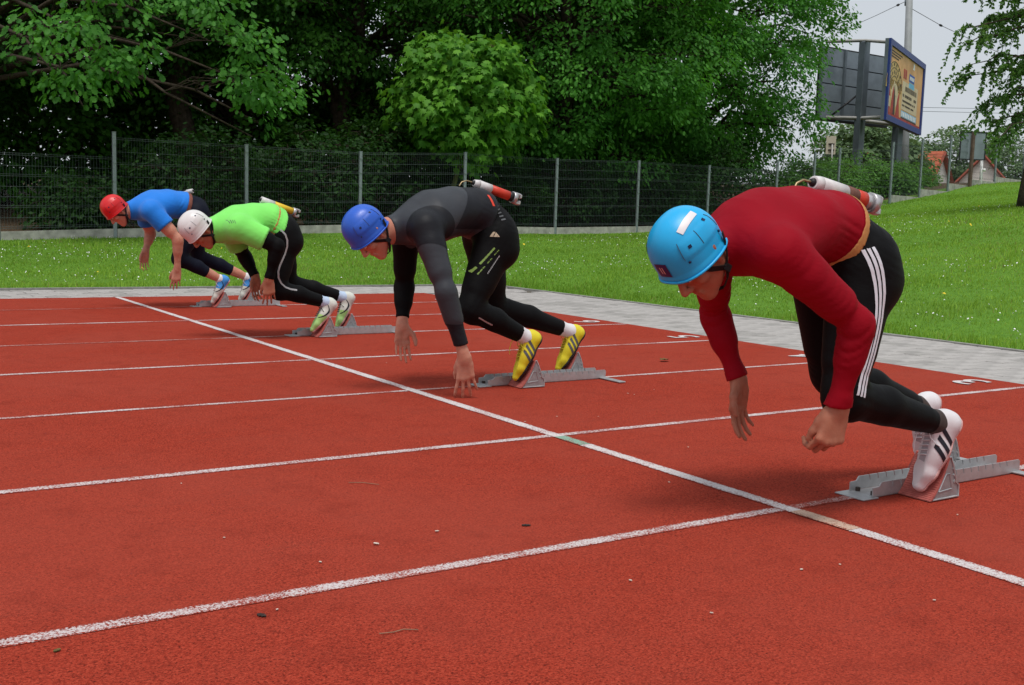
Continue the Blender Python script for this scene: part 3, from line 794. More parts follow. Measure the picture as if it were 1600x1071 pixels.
# poster face
W, L, H = quad_frame((28.28, 22.1), (34.14, 25.02), 4.60, 7.30)
slab(W, 0, 0, L, H, -.14, -.02).build('poster_board', M['steel_dark'], bb, world_coords=True)
for (u0, v0, u1, v1) in ((0, 0, L, .2), (0, H-.2, L, H), (0, .2, .2, H-.2), (L-.2, .2, L, H-.2)):
    slab(W, u0, v0, u1, v1, -.02, .06).build('frame', M['frame_blue'], bb, world_coords=True)
po = flatpoly(W, [(.2, .2), (L-.2, .2), (L-.2, H-.2), (.2, H-.2)], .0).build('poster', M['poster_orange'], bb, world_coords=True)
def pp(pts, mat, o=.006): flatpoly(W, pts, o).build('print', M[mat], po, world_coords=True)
def rect(u0, v0, u1, v1, mat, o=.006): pp([(u0, v0), (u1, v0), (u1, v1), (u0, v1)], mat, o)
def arc(cu, cv, r0, r1, a0, a1, mat, o, n=10):
    t = np.linspace(math.radians(a0), math.radians(a1), n)
    pp([(cu+r1*1.35*math.cos(q), cv+r1*math.sin(q)) for q in t]+[(cu+r0*1.35*math.cos(q), cv+r0*math.sin(q)) for q in t[::-1]], mat, o)
rect(.25, .25, 2.45, 1.45, 'poster_tan', .005)
arc(1.2, 1.1, 0, 1.0, 0, 180, 'poster_tan', .005, 14)
for r in (.5, .78, .98):
    arc(1.2, 1.1, r-.022, r, 8, 172, 'poster_dark', .011, 18)
for k in range(8):
    q = math.radians(20+20*k); cu, cv = 1.2+.62*1.35*math.cos(q), 1.1+.62*math.sin(q)
    rect(cu-.05, cv-.05, cu+.05, cv+.05, 'poster_dark', .011)
    cu, cv = 1.2+.88*1.35*math.cos(q), 1.1+.88*math.sin(q); rect(cu-.06, cv-.045, cu+.06, cv+.045, 'poster_dark', .011)
arc(1.35, .95, 0, .42, 0, 360, 'poster_cream', .008, 16)
pp([(.75, .3), (1.3, .3), (1.25, 1.0), (1.1, 1.25), (.95, 1.0)], 'poster_red', .014)
pp([(1.15, .3), (1.5, .3), (1.42, .9), (1.28, 1.3), (1.2, .9)], 'poster_dark', .018)
pp([(1.08, 1.22), (1.22, 1.22), (1.2, 1.42), (1.1, 1.42)], 'poster_cream', .018)
pp([(1.6, .3), (2.3, .3), (2.1, .8), (2.2, 1.2), (1.85, .9)], 'poster_red', .014)
pp([(.3, .3), (.7, .3), (.62, .9), (.42, 1.3), (.34, .8)], 'poster_red', .014)
rect(.42, .5, .62, .85, 'poster_cream', .02)
rect(2.6, .62, 5.55, 1.62, 'poster_cream')
for k, (v, hgt, u1, step) in enumerate(((1.30, .17, 5.35, .20), (1.08, .10, 5.3, .13), (.90, .07, 5.1, .10), (.75, .06, 4.9, .09))):
    u = 2.75
    while u < u1:
        wdt = step*random.uniform(.55, .8)
        if random.random() < .87: rect(u, v, u+wdt, v+hgt, 'poster_dark', .011)
        u += step
rect(3.75, 1.72, 4.75, 2.0, 'poster_blue'); rect(3.75, 1.5, 4.75, 1.69, 'poster_sky', .011)
for k in range(5): rect(3.85+k*.17, 1.79, 3.97+k*.17, 1.92, 'poster_white', .011)
rect(2.65, .36, 5.55, .58, 'poster_sky')
for k in range(9): rect(2.72+k*.31, .38, 2.94+k*.31, .55, 'poster_white', .011)
rect(.2, .2, L-.2, .3, 'poster_red', .009); rect(2.65, .3, 5.55, .345, 'poster_dark', .009)
for k in range(2): rect(2.72+k*.32, 1.72, 2.95+k*.32, 2.05, 'poster_red')
pp([(4.35, 2.22), (4.65, 2.22), (4.65, 2.42), (4.45, 2.45)], 'poster_white')
for k in range(3): rect(.45, 2.36-k*.09, 2.3-k*.3, 2.40-k*.09, 'poster_dark', .008)
# grey back panel
W2, L2, H2 = quad_frame((29.22, 25.85), (33.15, 25.95), 4.95, 7.56)
for c in range(3):
    for r in range(4):
        slab(W2, c*L2/3+.02, r*H2/4+.02, (c+1)*L2/3-.02, (r+1)*H2/4-.02, -.03, .0).build('back_panel', M['panel_back'], bb, world_coords=True)
slab(W2, -.04, -.04, L2+.04, H2+.04, -.10, -.035).build('panel_core', M['black_metal'], bb, world_coords=True)
for c in range(4):
    slab(W2, c*L2/3-.05, 0, c*L2/3+.05, H2, .0, .09).build('rib', M['steel_dark'], bb, world_coords=True)
slab(W2, -.05, -.08, L2+.05, -.0, -.1, .1).build('bottom_rail', M['black_metal'], bb, world_coords=True)
def bbtube(nm, pts, r, mat, n=8): MB().tube(pts, r, n).build(nm, M[mat], bb, True, world_coords=True)
z0 = th(30.5, 24.8)-.3
for (x, y, zt) in ((30.5, 24.95, 7.75), (32.45, 24.75, 5.0)):
    MB().bevbox((x, y, (z0+zt)/2), (.30, .30, zt-z0), .02).build('post', M['steel_dark'], bb, world_coords=True)
bbtube('beam', [(29.3, 25.75, 7.72), (30.5, 24.92, 7.80), (28.4, 22.3, 7.2)], .06, 'steel_pale')
bbtube('beam', [(29.5, 25.7, 4.98), (30.5, 24.9, 4.98), (28.6, 22.4, 4.72)], .07, 'steel_pale')
bbtube('beam', [(30.5, 24.9, 4.90), (32.45, 24.75, 4.86), (33.9, 24.95, 4.82)], .07, 'steel_pale')
bbtube('brace', [(30.5, 25.05, 5.9), (29.6, 25.7, 4.95)], .035, 'black_metal'); bbtube('brace', [(30.5, 25.05, 5.9), (31.6, 25.75, 4.95)], .035, 'black_metal')

pole = empty('concrete_pole', (35.3, 26.5, th(35.3, 26.5)))
tag(pole, 'tall grey pole with overhead wires rising behind the orange billboard', 'pole')
MB().tube([(35.2, 26.4, 1.5), (35.3, 26.6, 5.5), (35.62, 27.2, 13)], [.20, .17, .115], 14).build('shaft', M['pole'], pole, True, world_coords=True)
MB().tube([(35.53, 27.05, 10.02), (35.535, 27.06, 10.25)], .14, 14).build('clamp', M['steel_dark'], pole, True, world_coords=True)
for (A_, B_, C_, q) in ((np.array([35.480, 27.109, 10.191]), np.array([39.489, 31.781, 10.776]), np.array([45.449, 39.994, 11.403]), np.array([36.631, 28.401, 10.372])),
                       (np.array([35.580, 27.008, 9.936]), np.array([40.180, 28.817, 10.011]), np.array([55.812, 32.961, 9.651]), np.array([40.180, 28.817, 10.011]))):
    MB().tube([A_, B_, C_], .012, 5).build('overhead_wire', M['black_metal'], pole, world_coords=True)
    v = nrm(C_-A_); MB().tube([q-v*.22, q-v*.1, q+v*.1, q+v*.22], [.02, .05, .05, .02], 6).build('insulator', M['black_metal'], pole, True, world_coords=True)
for (A_, B_) in ((np.array([49.483, 36.849, 7.732]), np.array([70.299, 41.502, 9.552])), (np.array([49.475, 36.825, 7.519]), np.array([70.288, 41.467, 9.243]))):
    MB().tube([A_, B_], .012, 4).build('overhead_wire', M['wire'], pole, world_coords=True)

sg = empty('sign_board', (29.05, 19.15, th(29.05, 19.15)))
tag(sg, 'small grey sign seen from behind on a dark post at the top of the hill', 'sign')
a_, b_ = np.array([28.611, 19.349, 3.209]), np.array([29.282, 18.913, 3.233])
Ws, Ls, Hs = quad_frame(a_, b_, a_[2], a_[2]+.86)
slab(Ws, 0, 0, Ls, Hs, -.02, .0).build('board', M['panel_back'], sg, world_coords=True)
for (u0, v0, u1, v1) in ((-.02, -.02, Ls+.02, .015), (-.02, Hs-.015, Ls+.02, Hs+.02), (-.02, .015, .015, Hs-.015), (Ls-.015, .015, Ls+.02, Hs-.015)):
    slab(Ws, u0, v0, u1, v1, -.03, .012).build('frame', M['black_metal'], sg, world_coords=True)
m_ = Ws(Ls*.47, 0, .05)
MB().bevbox((m_[0], m_[1], (2.0+a_[2]+Hs)/2), (.10, .08, a_[2]+Hs-2.0), .006).build('post', M['rust'], sg, world_coords=True)

wp = empty('white_post', tuple(np.array([29.995, 19.445, 2.622])))
tag(wp, 'thin white post with a lamp right of the small grey sign', 'post')
q0, q1 = np.array([29.993, 19.438, 2.559]), np.array([30.037, 19.506, 3.272])
MB().tube([q0-np.array([0, 0, .4]), q1], .045, 10).build('shaft', M['white_paint'], wp, True, world_coords=True)
MB().tube([np.array([29.993, 19.363, 2.891]), np.array([29.996, 19.372, 2.975])], [.05, .05], 8).build('lamp', M['white_paint'], wp, True, world_coords=True)

bs = empty('roadside_sign', tuple(np.array([35.865, 30.771, 3.585])))
tag(bs, 'beige rectangular sign seen from behind, left of the billboard post', 'sign')
a_, b_ = np.array([35.672, 30.977, 4.172]), np.array([36.030, 30.744, 4.184])
Wb, Lb, Hb = quad_frame(a_, b_, a_[2], a_[2]+.80)
slab(Wb, 0, 0, Lb, Hb, -.03, .0).build('board', M['sign_beige'], bs, world_coords=True)
for v in (.16, .42): slab(Wb, .1, v, .36, v+.05, .0, .05).build('bracket', M['black_metal'], bs, world_coords=True)
q0, q1 = np.array([35.783, 30.654, 3.213]), np.array([35.859, 30.793, 4.597])
MB().tube([q0-np.array([0, 0, .8]), q1], .035, 8).build('post', M['steel_pale'], bs, True, world_coords=True)

def house(label, ridge_end, ridge_dir, ridge_len, half_w, rise, wall_h):
    R = np.array(ridge_end, float); d = np.array([ridge_dir[0], ridge_dir[1], 0.]); d /= np.linalg.norm(d)
    s = np.array([-d[1], d[0], 0.])
    root = empty('house', (R[0], R[1], R[2]-rise-wall_h)); tag(root, label, 'house', 'houses on the hill')
    e0, e1 = R, R+d*ridge_len
    ez = np.array([0, 0, -rise])
    base = np.array([0, 0, -rise-wall_h])
    g0 = [e0+s*half_w+ez, e0+np.array([0, 0, -.25]), e0-s*half_w+ez, e0-s*half_w+base, e0+s*half_w+base]
    g1 = [p+d*ridge_len for p in g0]
    w = MB().add([*g0, *g1], [(0, 1, 2, 3, 4), (9, 8, 7, 6, 5), (0, 4, 9, 5), (2, 7, 8, 3)])
    w.build('wall', M['render_white'], root, world_coords=True)
    over = .5
    for sg_ in (1, -1):
        a = e0-d*over; b = e1+d*over
        q = s*sg_*(half_w+.5); zz = np.array([0, 0, -rise*(half_w+.5)/half_w])
        t = np.array([0, 0, .22])
        P = [a, b, b+q+zz, a+q+zz]; P2 = [p+t for p in P]
        r_ = MB().add(P+P2, [(0, 1, 2, 3), (7, 6, 5, 4), (0, 4, 5, 1), (1, 5, 6, 2), (2, 6, 7, 3), (3, 7, 4, 0)]).build('roof', M['roof'], root, world_coords=True)
        # tile courses as low steps
        c = MB(); nr = 12
        for k in range(nr):
            f0, f1 = k/nr, (k+1)/nr
            A0, A1 = a+(q+zz)*f0+t*1.02, b+(q+zz)*f0+t*1.02; B0, B1 = a+(q+zz)*f1+t*1.02, b+(q+zz)*f1+t*1.02
            up = np.array([0, 0, .09])
            c.add([A0, A1, B1+up, B0+up, B0, B1], [(0, 1, 2, 3), (3, 2, 5, 4)])
        c.build('tile_course', M['roof'], r_, world_coords=True)
        fb = MB().tube([a-d*.02+np.array([0, 0, .05]), a-d*.02+q+zz+np.array([0, 0, .05])], .22, 4); fb.build('fascia', M['fascia'], r_, world_coords=True)
    return root
house('red roofed white house whose gable shows behind the green bush', np.array([130.254, 92.773, 11.882]), np.array([-0.293, 1.376, -0.143]), 13, 4.2, 5.2, 5)
house('smaller red roofed house right of the first, partly behind the sign post', np.array([148.924, 98.695, 12.691]), np.array([0.838, 0.640, -0.103]), 6, 3.2, 3.6, 5)
# ------------------------------------------------------------------ implicit-surface toolkit for bodies, clothes and shoes
class Grid:
    def __init__(s, lo, hi, h):
        s.lo = np.array(lo, float); s.h = h
        s.n = np.ceil((np.array(hi)-s.lo)/h).astype(int)+1
        s.ax = [(s.lo[i]+h*np.arange(s.n[i])).astype(np.float32) for i in range(3)]
    def new(s): return np.full(tuple(s.n), .3, np.float32)
    def sub(s, lo, hi):
        a = np.clip(np.floor((np.array(lo)-s.lo)/s.h).astype(int), 0, s.n); b = np.clip(np.ceil((np.array(hi)-s.lo)/s.h).astype(int)+1, 0, s.n)
        sl = tuple(slice(a[i], b[i]) for i in range(3))
        X = s.ax[0][sl[0]][:, None, None]; Y = s.ax[1][sl[1]][None, :, None]; Z = s.ax[2][sl[2]][None, None, :]
        return sl, X, Y, Z
    def full(s): return s.ax[0][:, None, None], s.ax[1][None, :, None], s.ax[2][None, None, :]

def smin(a, b, k):
    if k <= 0: return np.minimum(a, b)
    h = np.maximum(k-np.abs(a-b), 0)/k
    return np.minimum(a, b)-h*h*k*.25

def blend(F, sl, d, k):
    if d.size: F[sl] = smin(F[sl], d, k)

def rcone(G, F, a, b, ra, rb, k=.02, lat=None, s=1., mg=.055):
    a = np.array(a, np.float32); b = np.array(b, np.float32)
    R = max(ra, rb)*max(s, 1)+mg
    sl, X, Y, Z = G.sub(np.minimum(a, b)-R, np.maximum(a, b)+R)
    px, py, pz = X-a[0], Y-a[1], Z-a[2]
    ba = b-a
    if lat is not None:
        l = np.array(lat, np.float32); q = (px*l[0]+py*l[1]+pz*l[2])*(1/s-1)
        px, py, pz = px+l[0]*q, py+l[1]*q, pz+l[2]*q
        ba = ba+l*float(ba@l)*(1/s-1)
    L2 = max(float(ba@ba), 1e-9)
    t = np.clip((px*ba[0]+py*ba[1]+pz*ba[2])/L2, 0, 1)
    d = np.sqrt((px-ba[0]*t)**2+(py-ba[1]*t)**2+(pz-ba[2]*t)**2)-(ra+(rb-ra)*t)
    blend(F, sl, d, k)

def ell_d(X, Y, Z, c, axes, rad):
    px, py, pz = X-c[0], Y-c[1], Z-c[2]
    q = [(px*a[0]+py*a[1]+pz*a[2]) for a in axes]
    k0 = np.sqrt(sum((qq/r)**2 for qq, r in zip(q, rad))); k1 = np.sqrt(sum((qq/(r*r))**2 for qq, r in zip(q, rad)))
    return k0*(k0-1)/np.maximum(k1, 1e-6)
def ell(G, F, c, axes, rad, k=.02, cut=False):
    R = max(rad)+.055; c = np.array(c)
    sl, X, Y, Z = G.sub(c-R, c+R)
    d = ell_d(X, Y, Z, c, axes, rad).astype(np.float32)
    if not d.size: return
    if cut: F[sl] = -smin(-F[sl], d, k)
    else: blend(F, sl, d, k)

def plane(G, p, n):
    X, Y, Z = G.full()
    return ((X-p[0])*n[0]+(Y-p[1])*n[1]+(Z-p[2])*n[2]).astype(np.float32)

_C8 = np.array([(i, j, k) for i in (0, 1) for j in (0, 1) for k in (0, 1)])
_E12 = [(a, b) for a in range(8) for b in range(a+1, 8) if np.abs(_C8[a]-_C8[b]).sum() == 1]
def surface_nets(G, D, smooth=1):
    D = D.astype(np.float32)
    S = D < 0
    allv = np.ones(tuple(np.array(S.shape)-1), bool); anyv = np.zeros_like(allv)
    for (i, j, k) in _C8:
        q = S[i:S.shape[0]-1+i, j:S.shape[1]-1+j, k:S.shape[2]-1+k]; allv &= q; anyv |= q
    act = anyv & ~allv
    idx = np.argwhere(act); m = len(idx)
    if m == 0: return np.zeros((0, 3)), np.zeros((0, 4), int)
    vid = np.full(act.shape, -1, np.int64); vid[act] = np.arange(m)
    vals = np.stack([D[idx[:, 0]+c[0], idx[:, 1]+c[1], idx[:, 2]+c[2]] for c in _C8], 1)
    acc = np.zeros((m, 3)); cnt = np.zeros(m)
    for a, b in _E12:
        va, vb = vals[:, a], vals[:, b]
        x = (va < 0) != (vb < 0)
        t = np.where(x, va/np.where(np.abs(va-vb) < 1e-9, 1, va-vb), 0)
        acc += np.where(x[:, None], _C8[a]+(_C8[b]-_C8[a])*t[:, None], 0); cnt += x
    V = G.lo+G.h*(idx+acc/np.maximum(cnt, 1)[:, None])
    Q = []
    for ax in range(3):
        sl0 = [slice(None)]*3; sl1 = [slice(None)]*3
        sl0[ax] = slice(0, -1); sl1[ax] = slice(1, None)
        ch = S[tuple(sl0)] != S[tuple(sl1)]
        e = np.argwhere(ch); u, v = (ax+1) % 3, (ax+2) % 3
        ok = (e[:, u] > 0) & (e[:, v] > 0) & (e[:, u] < S.shape[u]-1) & (e[:, v] < S.shape[v]-1)
        e = e[ok]
        def cell(du, dv):
            c = e.copy(); c[:, u] += du; c[:, v] += dv; return vid[c[:, 0], c[:, 1], c[:, 2]]
        q = np.stack([cell(-1, -1), cell(0, -1), cell(0, 0), cell(-1, 0)], 1)
        inside = S[e[:, 0], e[:, 1], e[:, 2]]
        q[~inside] = q[~inside][:, ::-1]
        Q.append(q)
    F = np.concatenate(Q); F = F[(F >= 0).all(1)]
    for _ in range(smooth):
        A = np.zeros_like(V); n = np.zeros(len(V))
        for i in range(4):
            j = (i+1) % 4
            np.add.at(A, F[:, i], V[F[:, j]]); np.add.at(n, F[:, i], 1); np.add.at(A, F[:, j], V[F[:, i]]); np.add.at(n, F[:, j], 1)
        V = V*.5+.5*A/np.maximum(n, 1)[:, None]
    return V, F

def vnormals(V, F):
    T = F[:, :3]; n = np.cross(V[F[:, 1]]-V[F[:, 0]], V[F[:, 2]]-V[F[:, 0]])
    if F.shape[1] == 4: n = np.cross(V[F[:, 2]]-V[F[:, 0]], V[F[:, 3]]-V[F[:, 1]])
    A = np.zeros_like(V)
    for i in range(F.shape[1]): np.add.at(A, F[:, i], n)
    return nrm(A)

def clip_mesh(V, F, fields):
    """keep the part of a mesh where every per-vertex field is positive, cutting triangles exactly"""
    T = np.concatenate([F[:, [0, 1, 2]], F[:, [0, 2, 3]]]) if F.shape[1] == 4 else F.copy()
    attrs = np.concatenate([V, np.stack(fields, 1)], 1)
    keep = np.all([(attrs[T, 3+i] > 0).any(1) for i in range(len(fields))], axis=0); T = T[keep]
    for i in range(len(fields)):
        f = attrs[:, 3+i]; pos = f[T] > 0; c = pos.sum(1)
        out = [T[c == 3]]; new = []; base = len(attrs)
        for want in (1, 2):
            S_ = T[c == want]; P_ = pos[c == want]
            if not len(S_): continue
            lone = np.argmax(P_ if want == 1 else ~P_, 1)
            r = np.arange(len(S_)); a, b, d = S_[r, lone], S_[r, (lone+1) % 3], S_[r, (lone+2) % 3]
            def cut(p, q):
                t = f[p]/(f[p]-f[q]); return attrs[p]+(attrs[q]-attrs[p])*t[:, None]
            m = len(S_); n0 = base+sum(map(len, new))
            new.append(cut(a, b)); new.append(cut(a, d))
            i1 = n0+np.arange(m); i2 = n0+m+np.arange(m)
            if want == 1: out.append(np.stack([a, i1, i2], 1))
            else: out.append(np.stack([i1, b, d], 1)); out.append(np.stack([i1, d, i2], 1))
        if new: attrs = np.concatenate([attrs]+new)
        T = np.concatenate(out)
        if not len(T): break
    used, inv = np.unique(T, return_inverse=True)
    return attrs[used, :3], inv.reshape(-1, 3)

def smooth_mesh(name, V, F, mat): return mesh_np(name, V, F, mat, True)

# ------------------------------------------------------------------ cloth, skin and gear materials
def cloth(name, color, rough=.75, spec=.2, var=.12, weave=900, fold=14, fstr=.25, sheen=.15):
    m, nt, out = mat_new(name); co = objco(nt)
    mp = N(nt, 'ShaderNodeMapping'); mp.inputs['Scale'].default_value = (1, 1, 1.8); nt.links.new(co, mp.inputs[0])
    f = noise(nt, mp.outputs[0], fold, 3, .5, .8); w = noise(nt, co, weave, 2, .5); b = noise(nt, co, 5, 3)
    c = ramp(nt, b, [(.3, tuple(q*(1-var) for q in color)), (.7, tuple(min(1, q*(1+var)) for q in color))])
    rd = N(nt, 'ShaderNodeMath', operation='SUBTRACT'); nt.links.new(noise(nt, mp.outputs[0], fold*.8, 2, .5, 1.6), rd.inputs[0]); rd.inputs[1].default_value = .5
    ab = N(nt, 'ShaderNodeMath', operation='ABSOLUTE'); nt.links.new(rd.outputs[0], ab.inputs[0])
    crease = ramp(nt, ab.outputs[0], [(0, (0, 0, 0)), (.05, (1, 1, 1))])
    nb = bump(nt, f, fstr*.55, .010); nb = bump(nt, crease, fstr*.22, .003, nb); nb = bump(nt, w, .05, .0006, nb)
    principled(nt, out, c, rough, spec, 0, nb, sheen)
    return m
def skin(name, base):
    m, nt, out = mat_new(name); co = objco(nt)
    a = noise(nt, co, 30, 4, .6); b = noise(nt, co, 9, 3)
    c = ramp(nt, a, [(.3, tuple(q*.86 for q in base)), (.7, tuple(min(1, q*1.1) for q in base))])
    c = mixc(nt, ramp(nt, b, [(.45, (0, 0, 0)), (.75, (.45, .45, .45))]), c, (base[0]*.95, base[1]*.68, base[2]*.6))
    nb = bump(nt, noise(nt, co, 55, 4, .6, .8), .22, .004); nb = bump(nt, noise(nt, co, 350, 3), .2, .001, nb)
    p = principled(nt, out, c, .55, .35, 0, nb)
    p.inputs['Subsurface Weight'].default_value = .12
    p.inputs['Subsurface Radius'].default_value = (.012, .005, .003)
    return m
M['skin_a'] = skin('skin_tan', (.42, .165, .10)); M['skin_b'] = skin('skin_fair', (.56, .255, .175))
M['hair'] = simple_mat('dark_hair', (.045, .03, .02), .7, .3, 0, .4, 120, 300, .6, .002)
M['eye_white'] = simple_mat('eye_white', (.75, .72, .68), .2, .5, 0, .03)
M['iris'] = simple_mat('iris', (.05, .03, .02), .2, .5, 0, .03)
M['red_shirt'] = cloth('crimson_shirt', (.27, .003, .012), .7, .1, .1, 900, 16, .35, 0)
M['grey_top'] = cloth('charcoal_top', (.012, .013, .017), .55, .2, .15, 900, 14, .25, 0)
M['grey_panel'] = cloth('grey_top_panel', (.038, .042, .050), .5, .25, .12, 900, 14, .25, 0)
M['lime'] = cloth('lime_shirt', (.22, .80, .14), .65, .2, .06, 900, 12, .35)
M['blue_shirt'] = cloth('blue_shirt', (.012, .20, .72), .65, .2, .1, 900, 12, .3)
M['black_tights'] = cloth('black_tights', (.0035, .0035, .004), .6, .12, .2, 900, 14, .3, 0)
M['navy_tights'] = cloth('navy_tights', (.0045, .006, .015), .6, .12, .2, 900, 14, .25, 0)
M['black_sleeve'] = cloth('black_undershirt', (.0035, .0035, .004), .65, .1, .2, 900, 14, .25, 0)
M['white_cloth'] = cloth('white_sock', (.72, .72, .74), .8, .1, .05)
M['blue_sock'] = cloth('pale_blue_sock', (.50, .62, .80), .8, .1, .05)
M['dark_sock'] = cloth('dark_sheer_sock', (.045, .030, .026), .7, .2, .2)
M['stripe'] = cloth('white_stripe', (.70, .72, .78), .6, .2, .05)
M['reflect'] = simple_mat('grey_reflective_trim', (.42, .42, .42), .35, .5, .3, .05)
M['green_print'] = simple_mat('green_print', (.22, .34, .08), .5, .3, 0, .1)
M['tan_print'] = simple_mat('tan_print', (.50, .40, .28), .5, .3, 0, .1)
M['belt_tan'] = simple_mat('tan_belt', (.48, .22, .07), .7, .3, 0, .15, 30)
M['belt_brown'] = simple_mat('brown_belt', (.20, .07, .05), .7, .3, 0, .2, 30)
M['belt_red'] = simple_mat('orange_red_belt', (.70, .06, .03), .6, .3, 0, .1, 30)
M['strap'] = simple_mat('black_strap', (.008, .008, .009), .7, .3, 0, .2, 40)
def gloss(name, color, rough=.28):
    m, nt, out = mat_new(name); co = objco(nt)
    sc_ = noise(nt, co, 60, 5, .7, 1.); d = noise(nt, co, 12, 4)
    c = ramp(nt, d, [(.3, tuple(q*.93 for q in color)), (.7, tuple(min(1, q*1.04) for q in color))])
    c = mixc(nt, ramp(nt, sc_, [(.68, (0, 0, 0)), (.74, (.22, .22, .22))]), c, tuple(min(1, q*.6+.25) for q in color))
    r = ramp(nt, sc_, [(.3, (rough,)*3), (.7, (rough+.18,)*3)])
    principled(nt, out, c, r, .5, 0, bump(nt, d, .05, .004))
    return m
M['h_cyan'] = gloss('light_blue_helmet', (.010, .42, .82)); M['h_blue'] = gloss('blue_helmet', (.02, .115, .60))
M['h_white'] = gloss('white_helmet', (.74, .71, .71)); M['h_red'] = gloss('red_helmet', (.66, .012, .016))
M['white_print'] = simple_mat('white_sticker', (.78, .76, .78), .4, .4, 0, .04)
M['badge'] = simple_mat('dark_purple_badge', (.035, .012, .09), .4, .4, 0, .2, 30)
M['badge_mark'] = simple_mat('pink_badge_mark', (.66, .42, .42), .4, .4, 0, .05)
M['vent'] = simple_mat('dark_vent', (.008, .02, .07), .6, .3, 0, .2)
M['groove'] = simple_mat('groove_line', (.05, .05, .06), .6, .3, 0, .2)
M['shoe_white'] = cloth('white_shoe_leather', (.72, .70, .72), .5, .35, .06, 500, 30, .12, 0)
M['shoe_yellow'] = cloth('yellow_shoe', (.72, .62, .025), .5, .35, .1, 500, 30, .12, 0)
M['tongue_grey'] = cloth('grey_tongue', (.42, .40, .43), .7, .2, .1, 500, 30, .12, 0)
M['tongue_y'] = cloth('dark_yellow_tongue', (.48, .38, .02), .7, .2, .1, 500, 30, .12, 0)
M['shoe_lime'] = cloth('lime_shoe', (.42, .72, .24), .5, .35, .12, 500, 30, .12, 0)
M['shoe_pale'] = cloth('pale_shoe', (.66, .68, .62), .5, .35, .08, 500, 30, .12, 0)
M['shoe_blue'] = cloth('blue_shoe', (.05, .27, .66), .5, .35, .12, 500, 30, .12, 0)
M['sole_dark'] = simple_mat('dark_sole', (.03, .028, .028), .7, .3, 0, .2, 40)
M['sole_white'] = simple_mat('white_sole', (.68, .66, .66), .6, .3, 0, .08, 40)
M['sole_pink'] = simple_mat('pale_pink_sole', (.62, .36, .34), .6, .3, 0, .1, 40)
M['ink'] = simple_mat('dark_print', (.018, .020, .03), .5, .3, 0, .1)
M['grey_ink'] = simple_mat('grey_print', (.10, .105, .11), .5, .35, 0, .1)
M['lace'] = cloth('white_lace', (.70, .68, .70), .8, .1, .05)
M['lace_y'] = cloth('yellow_lace', (.62, .52, .04), .8, .1, .05)
M['lace_k'] = cloth('black_lace', (.02, .02, .02), .8, .1, .05)

# ------------------------------------------------------------------ athletes
def v3(*a): return np.array(a, float)
def unit(a): a = np.asarray(a, float); return a/np.linalg.norm(a)

def hand(G, F, wrist, d, thumb, flex=(.25, .35, .3), spread=.10, size=1., thumb_out=.6, k=.007):
    d = unit(d); t = thumb-d*np.dot(thumb, d); t = unit(t); back = np.cross(d, t)
    if hand.flip: back = -back
    W = lambda x, y, z: wrist+size*(d*x+t*y+back*z)
    ks = [(.088, .031), (.093, .0105), (.088, -.010), (.079, -.029)]
    lens = [(.043, .026, .021), (.047, .030, .022), (.043, .028, .021), (.034, .021, .019)]
    for i, (x, y) in enumerate(ks):
        rcone(G, F, W(-.005, y*.5, 0), W(x, y, .002), .0140*size, .0112*size, .016)
    rcone(G, F, W(.03, .026, -.006), W(.055, .02, -.008), .015*size, .011*size, .012)
    rcone(G, F, W(.03, -.02, -.006), W(.06, -.02, -.006), .015*size, .011*size, .016)
    for i, ((x, y), ln) in enumerate(zip(ks, lens)):
        p = W(x, y, .002); a = 0.; sp = spread*(1.5-i)/1.5
        r = (.0090 if i < 3 else .0078)*size
        rcone(G, F, p, p+back*.001, .0105*size, .0105*size, .008)
        for j, L in enumerate(ln):
            a += flex[j]*(1+.10*i)
            dd = d*math.cos(a)-back*math.sin(a)
            dd = unit(dd*math.cos(sp)+t*math.sin(sp))
            q = p+dd*L*size
            rcone(G, F, p, q, r, r*.90, .004); p = q; r *= .90
    p = W(.012, .026, -.008)
    for (x, y, z, r) in ((.045, .026+.030*thumb_out, -.016, .0125), (.075, .03+.036*thumb_out, -.024, .0108), (.098, .032+.034*thumb_out, -.032, .009)):
        q = W(x, y, z); rcone(G, F, p, q, r*1.1*size, r*size, .009); p = q
hand.flip = False

